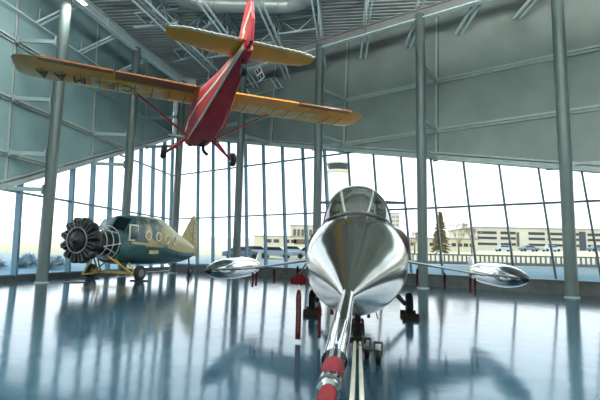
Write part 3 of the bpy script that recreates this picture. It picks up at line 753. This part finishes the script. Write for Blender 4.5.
for s in (1, -1):
    mb = MB(); ys = [(.30, 0, 1.55, .49), (2.4, 0, 1.55, .525), (4.6, 0, 1.55, .56), (4.95, -.02, 1.50, .567), (5.12, -.10, 1.32, .57), (5.2, -.26, .98, .572)]
    mb.loft([airfoil(s * y, xl, c, z, .12) for y, xl, c, z in ys]); wg = mb.build('wing', M['orange'], rp)
    def low(y, t, o=.008):      # point on the wing's lower skin
        yt = 5 * .12 * (.2969 * math.sqrt(t) - .126 * t - .3516 * t * t + .2843 * t ** 3 - .1036 * t ** 4)
        return V((-1.55 * t, s * y, 0.485 + .0165 * y - 1.55 * yt * .7 - o))
    for y0, y1, nm in ((2.75, 4.55, 'aileron'), (.50, 2.68, 'flap')):
        f0 = .90 if nm == 'aileron' else .72
        mb = MB(); mb.loft([[low(y, f0, .012), low(y, .93, .014), V((-1.64, s * y, .455 + .017 * y)), V((-1.64, s * y, .50 + .017 * y)), low(y, .93, -.10), low(y, f0, -.05)] for y in (y0, y1)]); mb.build(nm, M['orange_d'] if (s > 0 or nm == 'aileron') else M['orange'], wg)
    for k in range(9):
        y = .7 + k * .48
        mb = MB(); mb.loft([[low(y + d, .06 + .56 * i / 6, o) for d, o in ((-.012, -.01), (-.012, .016), (.012, .016), (.012, -.01))] for i in range(7)]); mb.build('rib', M['orange_d'], wg)
    y0, y1 = (1.3, 3.3) if s > 0 else (.9, 3.9)
    mb = MB(); mb.loft([[low(y0 + (y1 - y0) * q / 6, .05 + .58 * i / 8, o) for i, o in [(i, .012) for i in range(9)] + [(i, 0) for i in range(8, -1, -1)]] for q in range(7)]); tag(mb.build('worn_patch', M['worn'], wg), 'pale worn fabric patch')
    # lift strut
    a, b = V((.15, s * .42, -.54)), low(2.1, .18)
    mb = MB(); mb.bar(a, b, .11, .04, (0, -s * .45, 1)); st_ = mb.build('wing_strut', M['redp'], rp)
    mb = MB(); mb.bar(a + V((.055, 0, .0)), b + V((.055, 0, .0)), .025, .045, (0, -s * .45, 1)); mb.build('strut_edge', M['cream'], st_)
    # main gear
    mb = MB(); mb.path([V((.35, s * .38, -.50)), V((.33, s * .72, -.82)), V((.32, s * 1.05, -1.10))], [.055, .045, .04], 10); mb.path([V((-.1, s * .36, -.52)), V((.32, s * 1.0, -1.08))], [.035, .03], 8); mb.build('gear_leg', M['redp'], rp)
    mb = MB(); mb.lathe([(-.08, .1), (-.08, .19), (-.05, .225), (.05, .225), (.08, .19), (.08, .1)], (.32, s * 1.12, -1.10), (0, 1, .06 * s), 26); w = mb.build('wheel', M['rubber'], rp)
    mb = MB(); mb.lathe([(-.09, .01), (-.085, .1), (.085, .1), (.09, .01)], (.32, s * 1.12, -1.10), (0, 1, .06 * s), 18); mb.build('hub', M['alud'], w)
    # tailplane
    mb = MB(); mb.loft([airfoil(s * y, xl, c, .30, .09) for y, xl, c in ((.04, -4.35, .95), (.9, -4.45, .85), (1.5, -4.6, .66), (1.68, -4.8, .35))]); tp = mb.build('tailplane', M['orange'], rp)
    mb = MB(); rings = []
    for i in range(22):
        y = .12 + i * 1.52 / 21; xe = -5.28 if y < 1.3 else -5.28 + (y - 1.3) * .3
        k = .03 * (i % 2)
        rings.append([V((xe + .05, s * y, .28)), V((xe - .02 - k, s * y, .285)), V((xe - .02 - k, s * y, .31)), V((xe + .05, s * y, .325))])
    mb.loft(rings); tag(mb.build('trim_edge', M['cream'], tp), 'scalloped cream trailing edge')
# fin
mb = MB(); fp = [(-4.2, .26), (-4.75, .85), (-5.05, 1.18), (-5.25, 1.25), (-5.5, 1.1), (-5.72, .6), (-5.70, .1), (-5.3, .08)]
mb.prism([V((x, -.035, z)) for x, z in fp], (0, .07, 0)); fin = mb.build('tail_fin', M['redp'], rp, bevel=.012)
for s in (1, -1):
    mb = MB(); zz = [(-4.55, .42), (-5.0, .55), (-4.95, .68), (-5.6, .92), (-5.6, .80), (-5.15, .62), (-5.2, .50), (-4.6, .34)]
    mb.prism([V((x, s * .037, z)) for x, z in zz], (0, s * .008, 0)); tag(mb.build('flash', M['cream'], fin), 'cream lightning flash')
mb = MB(); mb.tube((-4.95, 0, .05), (-5.05, 0, -.24), .03, seg=8); mb.lathe([(-.05, .06), (-.05, .13), (.05, .13), (.05, .06)], (-5.05, 0, -.28), (0, 1, 0), 18); mb.build('tail_wheel', M['rubber'], rp)
# registration letters under the left wing, tops towards the leading edge
for ch, y in zip('CF-MAA', (2.35, 2.78, 3.15, 3.62, 4.10, 4.54)):
    mt = Matrix.Translation((-.62, y, .40 + .0165 * y)) @ Matrix.Rotation(PI, 4, 'X') @ Matrix.Rotation(R(-90), 4, 'Z') @ Matrix.Diagonal((.72, 1.1, 1, 1))
    o = lettering(ch, .66, .006, M['black'] if y > 3.4 else M['ghost'], rp, mt, 'registration_letter', .0)
mb = MB(); mb.tube((-.5, 0, .45), (-.5, 0, 11.6), .008, seg=6); mb.build('hanging_cable', M['black'], rp)

# ------------------------------------------------------------------ dark green bush plane on a stand
BPO = (-10.6, 26.3, 0)
bfw = V((-.33, -.944, 0)).normalized()
bp_ = thing('bush_plane', 'wingless green and gold bush plane with a bare radial engine', 'aircraft', BPO, math.atan2(bfw.y, bfw.x))
bst = [(.75, .92, 1.15, 2.72), (.35, 1.05, .95, 3.05), (-.2, 1.1, .90, 3.66), (-.6, 1.12, .88, 3.80), (-1.6, 1.12, .86, 3.84), (-2.6, 1.10, .86, 3.84), (-3.5, 1.02, .87, 3.76), (-4.3, .9, .88, 3.42), (-5.3, .72, .92, 3.05), (-6.3, .52, 1.0, 2.74), (-7.3, .3, 1.2, 2.40), (-8.1, .1, 1.4, 2.12)]
bs2 = cr(bst, 3)
full = [sq(x, hw, zb, zt, 3.2, 48) for x, hw, zb, zt in bs2]
mb = MB(); mb.loft(full); bfz = mb.build('fuselage', M['upper'], bp_)
# lower hull in darker teal, lapped over the sides
mb = MB(); rings = []
for x, hw, zb, zt in bs2:
    r = [p for p in sq(x, hw + .015, zb - .015, zt + .015, 3.2, 96)]
    cut = zb + (zt - zb) * .36; r2 = [p for p in r if p.z <= cut + .02]; r2.sort(key=lambda p: math.atan2(p.z - (zb + zt) / 2, p.y) if p.z < (zb + zt) / 2 else 0)
    r2.sort(key=lambda p: (math.atan2(p.y, -(p.z - (zb + zt) / 2))))
    n = len(r2); rs = [r2[int(i * (n - 1) / 40)] for i in range(41)]; rings.append(rs)
mb.loft(rings, False, False, closed=False); mb.build('lower_hull', M['teal'], bfz)
def side_y(x, z):
    for (a, b) in zip(bst, bst[1:]):
        if b[0] <= x <= a[0]:
            t = (x - a[0]) / (b[0] - a[0]); hw, zb, zt = [a[k] + (b[k] - a[k]) * t for k in (1, 2, 3)]
            v = min(.999, abs((z - (zb + zt) / 2) / ((zt - zb) / 2))); return hw * (1 - v ** 3.2) ** (1 / 3.2)
    return .3
# portholes (port side faces the room)
for x, z in ((-1.4, 2.60), (-2.4, 2.58), (-3.4, 2.42), (-4.35, 2.40)):
    y = side_y(x, z); n = V((-.12 if x > -4 else -.2, 1, .0)).normalized()
    mb = MB(); mb.torus((x, y - .01, z), n, .27, .06, 24, 8); h = tag(mb.build('porthole', M['cream'], bp_), 'cream porthole ring')
    mb = MB(); mb.lathe([(0, .25), (.02, .25)], (x, y - .03, z), n, 24); mb.build('pane', M['smoke'], h)
y = side_y(-.1, 2.7)
mb = MB(); mb.box((-.1, y - .005, 2.72), (.75, .06, .95)); wf = mb.build('side_window', M['cream'], bp_, bevel=.02)
mb = MB(); mb.box((-.1, y + .01, 2.72), (.58, .06, .78)); mb.build('pane', M['teal'], wf, bevel=.02)
mb = MB(); mb.box((-2.0, side_y(-2.0, 1.62) + .02, 1.62), (.9, .04, .22)); mb.build('step_panel', M['gold'], bp_)
mb = MB(); mb.box((-1.0, side_y(-1.0, 2.02) + .02, 2.1), (2.2, .03, .14), Matrix.Rotation(R(-2), 3, 'Y')); mb.build('stripe', M['gold'], bp_)
# windscreen panels
for s in (1, -1):
    mb = MB(); mb.prism([V((.55, s * .06, 2.92)), V((.50, s * .95, 2.80)), V((-.02, s * .98, 3.46)), V((.02, s * .06, 3.62))], V((.05, 0, .05))); mb.build('windscreen', M['smoke'], bp_)
for a, b in (((.62, 0, 2.9), (.05, 0, 3.68)), ((.56, 1.0, 2.78), (-.02, 1.0, 3.5)), ((.56, -1.0, 2.78), (-.02, -1.0, 3.5))):
    mb = MB(); mb.path([V(a), V(b)], .04, 8); mb.build('windscreen_post', M['teal'], bp_)
# fin, rudder, tail wheel
mb = MB(); fp = [(-6.4, 2.55), (-7.75, 4.25), (-8.05, 4.4), (-8.4, 4.0), (-8.55, 2.2), (-8.4, 1.35), (-8.05, 1.4)]
mb.prism([V((x, -.06, z)) for x, z in fp], (0, .12, 0)); fin2 = mb.build('tail_fin', M['gold'], bp_, bevel=.03)
mb = MB(); mb.bar((-7.75, .068, 1.7), (-7.95, .068, 4.0), .03, .02, (0, 1, 0)); mb.build('hinge_line', M['teal'], fin2)
mb = MB(); mb.tube((-7.5, .0, 1.5), (-7.7, 0, .42), .06, seg=10); mb.build('tail_strut', M['teal'], bp_)
wheel(-7.75, .0, .30, .2, bp_, 'tail_wheel')
# radial engine
EX, EZ = 2.6, 2.17
mb = MB(); mb.lathe([(-.75, .70), (-.3, .76), (-.28, .62), (.18, .62), (.24, .52), (.36, .48), (.46, .25), (.56, .14), (.68, .1)], (EX, 0, EZ), (1, 0, 0), 32); eng = mb.build('crankcase', M['engine'], bp_)
mb = MB(); mb.torus((EX + .34, 0, EZ), (1, 0, 0), .66, .032, 40, 8); mb.build('ring_pipe', M['alud'], eng)
NC = 12
for row, (dx, off) in enumerate(((0, .5),)):
    for k in range(NC):
        a = 2 * PI * (k + off) / NC; d = V((0, math.cos(a), math.sin(a)))
        prof = [(.55, .20)]; z = .58
        while z < 1.0: prof += [(z, .20), (z, .265), (z + .028, .265), (z + .028, .20)]; z += .058
        prof += [(1.02, .28), (1.14, .25), (1.20, .14)]
        b = V((EX + dx, 0, EZ))
        mb = MB(); mb.lathe(prof, b, d, 20); cy = mb.build('cylinder', M['engine'] if k % 2 else M['engine2'], bp_)
        t = V((0, -d.z, d.y))
        if row == 0:
            for s in (-1, 1):
                mb = MB(); mb.tube(b + V((.29, 0, 0)) + d * .55 + t * s * .06, b + V((.27, 0, 0)) + d * 1.12 + t * s * .13, .022, seg=8); mb.build('pushrod', M['frame'], cy)
        mb = MB(); mb.box(b + d * 1.15 + V((.08, 0, 0)), (.36, .22, .13), Matrix.Rotation(a - PI / 2, 3, 'X')); mb.build('rocker_box', M['engine'], cy, bevel=.02)
mb = MB(); mb.torus((EX - .45, 0, EZ), (1, 0, 0), .74, .07, 40, 10); mb.build('exhaust_ring', M['engine2'], bp_)
# accessory bay with tubular engine mount
mb = MB(); mb.lathe([(.62, .86), (.70, .86), (.74, .62), (1.3, .58), (1.7, .5)], (0, 0, EZ - .1), (1, 0, 0), 28); mb.build('firewall', M['engine'], bp_)
for k in range(8):
    mb = MB(); a0 = 2 * PI * k / 8; a1 = 2 * PI * (k + (1 if k % 2 else -1) * .5) / 8
    mb.tube((.74, .95 * math.cos(a0), EZ - .1 + .82 * math.sin(a0)), (1.75, .74 * math.cos(a1), EZ + .74 * math.sin(a1)), .036, seg=8); mb.build('mount_tube', M['chrome'], bp_)
mb = MB()
for x, rr in ((.85, .95), (1.25, .88), (1.65, .8)): mb.torus((x, 0, EZ - .05), (1, 0, 0), rr, .028, 36, 8)
mb.build('mount_ring', M['chrome'], bp_)
# stand with wheels
sd_ = thing('display_stand', 'yellow wheeled stand carrying the bush plane', 'stand', BPO, math.atan2(bfw.y, bfw.x))
for s in (1, -1):
    wheel(0, s * 1.74, .44, .24, sd_)
    mb = MB(); mb.tube((0, s * 1.5, .44), (-.1, s * .85, .98), .055, seg=10); mb.tube((0, s * 1.2, .42), (1.2, s * .5, 1.35), .05, seg=10); mb.tube((0, s * 1.0, .42), (.75, s * .6, 1.2), .045, seg=10); mb.build('leg', M['yellow'], sd_)
    mb = MB(); mb.box((0, s * 1.74, .03), (.5, .9, .06)); mb.build('floor_plate', M['rubber'], sd_, bevel=.01)
mb = MB(); mb.bar((0, -1.62, .43), (0, 1.62, .43), .12, .14); mb.build('axle_beam', M['yellow'], sd_)
mb = MB(); mb.tube((1.9, -.5, .35), (1.3, -.4, 1.3), .04, seg=8); mb.tube((1.9, -.5, .35), (0, -.9, .42), .035, seg=8); mb.build('brace', M['yellow'], sd_)

# low floor plate by the left column
mb = MB(); mb.lathe([(0, .6), (.03, .58), (.03, .0)], (-11.6, 23.6, 0), (0, 0, 1), 28); tag(mb.build('floor_socket', M['rubber']), 'dark round plate on the floor left of the bush plane wheels', 'floor plate')

# ------------------------------------------------------------------ outdoors
def gz(x, y): d = math.hypot(x, y); return max(-.25, .036 * (d - 26))
def wall_hit(a):      # distance along bearing a to the outside of the glass walls
    d = V((math.sin(a), math.cos(a))); best = 400
    for o, e, off, lo, hi in ((oB, dB, nB, tBc, tBe + .2), (oL, dL, nL, tLe, tLc)):
        o = o + V((off.x, off.y)) * .2
        den = d.x * e.y - d.y * e.x
        if abs(den) > 1e-6:
            r_ = (o.x * e.y - o.y * e.x) / den; t_ = (o.x * d.y - o.y * d.x) / den
            if r_ > 0 and lo <= t_ <= hi: best = min(best, r_)
    return best
AZ = [R(-75 + 128 * k / 128) for k in range(129)]
R0 = [min(wall_hit(a), 60) for a in AZ]
GN = []
for i in range(36):
    ring_ = []
    for a, r0 in zip(AZ, R0):
        d = r0 * (700 / r0) ** (i / 35); x, y = d * math.sin(a), d * math.cos(a); ring_.append(V((x, y, gz(x, y) - .05)))
    GN.append(ring_)
mb = MB(); mb.loft(GN, False, False, closed=False)
def ground_mat():
    m, nt, b = nodes('winter_ground')
    tc = nt.nodes.new('ShaderNodeTexCoord'); ln = nt.nodes.new('ShaderNodeVectorMath'); ln.operation = 'LENGTH'
    nt.links.new(tc.outputs['Object'], ln.inputs[0])
    n = nt.nodes.new('ShaderNodeTexNoise'); n.inputs['Scale'].default_value = .12; n.inputs['Detail'].default_value = 6; nt.links.new(tc.outputs['Object'], n.inputs['Vector'])
    mu = nt.nodes.new('ShaderNodeMath'); mu.operation = 'MULTIPLY_ADD'; mu.inputs[1].default_value = 40; nt.links.new(n.outputs['Fac'], mu.inputs[0]); nt.links.new(ln.outputs['Value'], mu.inputs[2])
    mr = nt.nodes.new('ShaderNodeMapRange'); mr.inputs['From Min'].default_value = 0; mr.inputs['From Max'].default_value = 300; nt.links.new(mu.outputs[0], mr.inputs['Value'])
    r = nt.nodes.new('ShaderNodeValToRGB'); e = r.color_ramp.elements
    e[0].position = .15; e[0].color = (.18, .34, .46, 1); e[1].position = 1; e[1].color = (.74, .64, .47, 1)  # near blue stops put the shade on the snow into the ground colour
    for p, c in ((.20, (.26, .42, .52)), (.24, (.40, .44, .44)), (.28, (.58, .47, .30)), (.5, (.70, .58, .40))):
        q = r.color_ramp.elements.new(p); q.color = (*c, 1)
    nt.links.new(mr.outputs['Result'], r.inputs['Fac']); nt.links.new(r.outputs['Color'], b.inputs['Base Color']); b.inputs['Roughness'].default_value = .9
    return m
tag(mb.build('ground', ground_mat()), kind='structure')
def at(px, D, h=0.0):
    """world position on the rising ground, D metres out, on the bearing of picture column px"""
    a = math.atan((px - 300) / 450); return V((D * math.tan(a), D, gz(D * math.tan(a), D)))
def building(name, label, cat, px0, px1, D, z0, z1, wall, bands, depth=14, group=None):
    a, b = at(px0, D), at(px1, D); c = (a + b) / 2; W = b.x - a.x
    t = thing(name, label, cat, (c.x, D + depth / 2, gz(c.x, D) - .5), group=group)
    oz = t.location.z
    mb = MB(); mb.box((0, 0, (z1 - oz) / 2), (W, depth, z1 - oz)); mb.build('wall', wall, t)
    mb = MB(); mb.box((0, 0, z1 - oz + .12), (W + .5, depth + .5, .3)); mb.build('roof', M['fence'], t)
    for x0, x1, za, zb, mm, nm in bands:
        xa, xb = at(x0, D).x - c.x, at(x1, D).x - c.x
        mb = MB(); mb.box(((xa + xb) / 2, -depth / 2 - .02, (za + zb) / 2 - oz), (xb - xa, .2, zb - za)); mb.build(nm, mm, t)
    return t
def zy(px, y, D): # height seen at picture row y
    hor = 254 + (px - 300) * .021; return 1.7 + (hor - y) / 450 * D
D = 120
bands = []
for y0, y1 in ((232.6, 235.2), (238.0, 240.4), (244.0, 246.2)):
    for x0, x1 in ((478, 497), (501, 516), (529, 545), (548, 566), (568, 579), (588, 612), (614, 640)):
        bands.append((x0, x1, zy(540, y1, D), zy(540, y0, D), M['win'], 'opening'))
bands.append((517, 519.5, zy(540, 247, D), zy(540, 233, D), M['brown'], 'pier'))
bands.append((579.5, 586, zy(540, 252, D), zy(540, 231, D), M['carglass'], 'stair_glazing'))
building('parking_garage', 'pale three-storey parking garage outside the right-hand windows', 'building', 476, 650, D, 0, zy(540, 229, D), M['build'], bands, 22)
D = 105
bands = [(x, x + 4.2, zy(450, 246.5, D), zy(450, 243.2, D), M['win'], 'window') for x in (411, 418, 430, 452, 458, 464, 470)]
building('low_building', 'low pale building with small square windows behind the conifer', 'building', 402, 478, D, 0, zy(450, 239.5, D), M['build2'], bands, 12)
D = 130
bands = [(x, x + 5.5, zy(285, 243, D), zy(285, 239.6, D), M['win'], 'window') for x in (267, 274.5, 285, 292)] + [(295, 311, zy(285, 244, D), zy(285, 239, D), M['brown'], 'entrance')]
tm = building('terminal', 'cream terminal building outside, left of the jet canopy', 'building', 255, 326, D, 0, zy(285, 237, D), M['build2'], bands, 16)
t2 = building('terminal_annex', 'cream upper block with brown slatted panel on the terminal roof', 'building', 291, 324, D + 18, 0, zy(300, 226, D + 18), M['build2'], [(x, x + 2.6, zy(300, 236, D + 18), zy(300, 229.5, D + 18), M['brown'], 'slat') for x in (294, 298, 302, 306, 310, 314)], 8)
D = 210
bl = building('office_block', 'grey gridded office block just right of the jet canopy', 'building', 376, 400.5, D, 0, zy(390, 213.5, D), M['build'], [(x, x + 3, zy(390, y + 2.2, D), zy(390, y, D), M['fence'], 'window') for x in (388.5, 392.5, 396.5) for y in (216, 220, 224, 228)], 20)
# control tower
D = 170
c = at(338, D); ct = thing('control_tower', 'pale airport control tower with dark glazed cab, behind the jet canopy', 'tower', c)
zt = zy(338, 161, D) - c.z
mb = MB(); mb.lathe([(0, 4.4), (zt - 6, 4.2), (zt - 4.6, 4.3)], seg=20); mb.build('shaft', M['tower'], ct)
mb = MB(); mb.lathe([(zt - 4.6, 4.4), (zt - 4.2, 4.8), (zt - 3.6, 4.8)], seg=20); mb.build('walkway', M['build'], ct)
mb = MB(); mb.lathe([(zt - 3.6, 3.6), (zt - 1.1, 4.3)], seg=16); mb.build('cab_glazing', M['carglass'], ct)
mb = MB(); mb.lathe([(zt - 1.1, 4.5), (zt - .5, 4.5), (zt, 2.5)], seg=16); mb.build('cab_roof', M['build'], ct)
# guard rail sections
D = 46
gp = [at(px, D + (px - 500) * -.02) for px in (398, 438, 478, 518, 558, 598, 640)]
for i in range(len(gp) - 1):
    a, b = gp[i], gp[i + 1]; a = V((a.x, a.y, 1.02)); b = V((b.x, b.y, 1.02)); b = b - (b - a).normalized() * .03
    t = thing('guard_rail', ['leftmost concrete guard rail section outside, behind the column right of the jet', 'concrete guard rail section outside, second from the jet', 'concrete guard rail section outside, third from the jet', 'concrete guard rail section outside, left of the far right column', 'concrete guard rail section outside behind the far right column', 'rightmost concrete guard rail section outside'][i], 'guard rail', a, group='guard rail sections outside')
    L = b - a
    mb = MB(); mb.bar(V((0, 0, .92)), L + V((0, 0, .92)), .18, .14); mb.build('top_rail', M['fence'], t)
    mb = MB(); mb.bar(V((0, 0, .10)), L + V((0, 0, .10)), .22, .3); mb.build('kerb', M['fence'], t)
    mb = MB(); n = int(L.length / .42)
    for k in range(n): p = L * ((k + .5) / n); mb.bar(p + V((0, 0, .2)), p + V((0, 0, .88)), .13, .13, (0, 1, 0))
    mb.build('baluster_panel', M['fence'], t)
# trees
def conifer(px, D, ytop, label):
    c = at(px, D); H = zy(px, ytop, D) - c.z
    t = thing('conifer_tree', label, 'tree', c); mb = MB(); mb.tube((0, 0, 0), (0, 0, H * .95), H * .018, .03, 8); mb.build('trunk', M['bark'], t)
    mb = MB(); rnd = random.Random(3)
    for k in range(420):
        f = rnd.random() ** .8; z = H * (.08 + .9 * f); L = H * .24 * (1 - f) + .15; a = rnd.random() * 2 * PI
        d = V((math.cos(a), math.sin(a), -.25)); p = V((0, 0, z)); q = p + d * L * rnd.uniform(.6, 1.1); s = V((-d.y, d.x, 0)) * (.07 + .1 * L)
        mb.add([p, q - s * .6 + V((0, 0, -.1)), q + d * .25, q + s * .6 + V((0, 0, -.1)), (p + q) / 2 + V((0, 0, .18))], [(0, 1, 4), (1, 2, 4), (2, 3, 4), (3, 0, 4), (0, 3, 2, 1)])
    mb.build('foliage', M['needle'], t)
def bare(px, D, ytop, label, seed):
    c = at(px, D); H = zy(px, ytop, D) - c.z; rnd = random.Random(seed)
    t = thing('bare_tree', label, 'tree', c, group='bare trees outside')
    mb = MB(); mb.tube((0, 0, 0), (0, 0, H * .35), .16, .1, 7); mb.build('trunk', M['bark'], t)
    mb = MB()
    def br(p, d, L, r, n):
        q = p + d * L; mb.tube(p, q, r, r * .6, 5)
        if n:
            for _ in range(3):
                e = (d + V((rnd.uniform(-.7, .7), rnd.uniform(-.7, .7), rnd.uniform(-.1, .5)))).normalized(); br(q, e, L * .68, r * .62, n - 1)
    for _ in range(4): br(V((0, 0, H * .3)), V((rnd.uniform(-.6, .6), rnd.uniform(-.6, .6), 1)).normalized(), H * .27, .10, 4)
    mb.build('branches', M['twig'], t)
conifer(441, 80, 211, 'tall brownish conifer outside, between two mullions right of the column')
bare(459, 84, 222, 'bare leafless tree beside the tall conifer', 5)
bare(472, 88, 228, 'low bare tree before the parking garage corner', 9)
bare(415, 86, 232, 'bare bushy tree just left of the column right of the jet', 12)
# parked cars
def car(px, D, rz, m, label):
    c = at(px, D); t = thing('car', label, 'car', c, rz, 'parked cars outside')
    prof = [(-2.2, .35), (-2.2, .85), (-1.5, .95), (-.9, 1.45), (.6, 1.45), (1.2, .98), (2.1, .85), (2.2, .35)]
    mb = MB(); mb.loft([[V((x, y, z if z < 1 else z)) for x, z in prof] for y in (-.85, .85)]); mb.build('body', m, t, bevel=.05)
    mb = MB(); mb.loft([[V((x, y, z)) for x, z in ((-1.35, 1.0), (-.88, 1.38), (.55, 1.38), (1.02, 1.0))] for y in (-.87, .87)]); mb.build('side_glass', M['carglass'], t)
    for x in (-1.35, 1.35):
        for s in (-1, 1):
            mb = MB(); mb.lathe([(-.1, .32), (.1, .32)], (x, s * .8, .32), (0, 1, 0), 16); mb.build('wheel', M['rubber'], t)
cars = [(243, 52, .2, 'car1', 'dark blue car parked outside behind the left tip tank'), (258, 58, .1, 'car2', 'pale car parked outside above the left tip tank fin'), (277, 56, -.1, 'car2', 'pale car parked outside, third from the jet'),
        (293, 63, .15, 'car2', 'pale car parked outside, second from the jet'), (312, 57, 0, 'car2', 'pale car parked outside right next to the jet fuselage'),
        (529, 108, 0, 'car1', 'blue-grey car parked before the garage, second from the far right column'), (551, 108, 0, 'car2', 'pale car parked before the garage nearest the far right column'), (597, 108, 0, 'car1', 'dark car parked before the garage at the right edge'), (504, 107, 0, 'car2', 'pale car parked before the garage at its left part')]
for a in cars: car(a[0], a[1], a[2], M[a[3]], a[4])
# frosted shrubs outside the left glazing
def shrub(p, r, label, seed):
    rnd = random.Random(seed); mb = MB()
    for k in range(160):
        a = rnd.random() * 2 * PI; e = rnd.uniform(.1, 1.4); d = V((math.cos(a) * math.cos(e), math.sin(a) * math.cos(e), math.sin(e))); L = r * rnd.uniform(.6, 1.1)
        q = d * L; s = V((-d.y, d.x, .2)) * .05
        mb.add([V((0, 0, 0)) - s, s, q + s * 1.6, q - s * 1.6, q * 1.08], [(0, 1, 2, 3), (3, 2, 4)])
    o = mb.build('frosted_shrub', M['snow']); o.location = p; tag(o, label, 'shrub', 'frosted shrubs outside the left glazing')
for i, (px, Dd, r, lab) in enumerate(((-1, 30, .8, 'frosted shrub outside at the left picture edge'), (25, 31.5, .7, 'frosted shrub outside just left of the nearest column'), (33, 33, .9, 'frosted shrub outside behind the nearest column'), (52, 31, .9, 'frosted shrub outside just right of the nearest column'), (62, 33, .8, 'frosted shrub outside beside the radial engine'))):
    shrub(at(px, Dd), r, lab, i)

# ------------------------------------------------------------------ light
w = bpy.data.worlds.new('world'); scene.world = w; w.use_nodes = True; nt = w.node_tree
bg = nt.nodes['Background']
tc = nt.nodes.new('ShaderNodeTexCoord'); sp = nt.nodes.new('ShaderNodeSeparateXYZ'); nt.links.new(tc.outputs['Generated'], sp.inputs[0])
r = nt.nodes.new('ShaderNodeValToRGB'); r.color_ramp.elements[0].position = 0; r.color_ramp.elements[0].color = (.95, .98, 1, 1); r.color_ramp.elements[1].position = .4; r.color_ramp.elements[1].color = (.70, .88, 1, 1)
nt.links.new(sp.outputs['Z'], r.inputs['Fac']); nt.links.new(r.outputs['Color'], bg.inputs['Color'])
bg.inputs['Strength'].default_value = 2.1
scene.view_settings.view_transform = 'Standard'; scene.view_settings.look = 'None'; scene.view_settings.gamma = 1; scene.view_settings.use_curve_mapping = False
scene.view_settings.exposure = 0.15
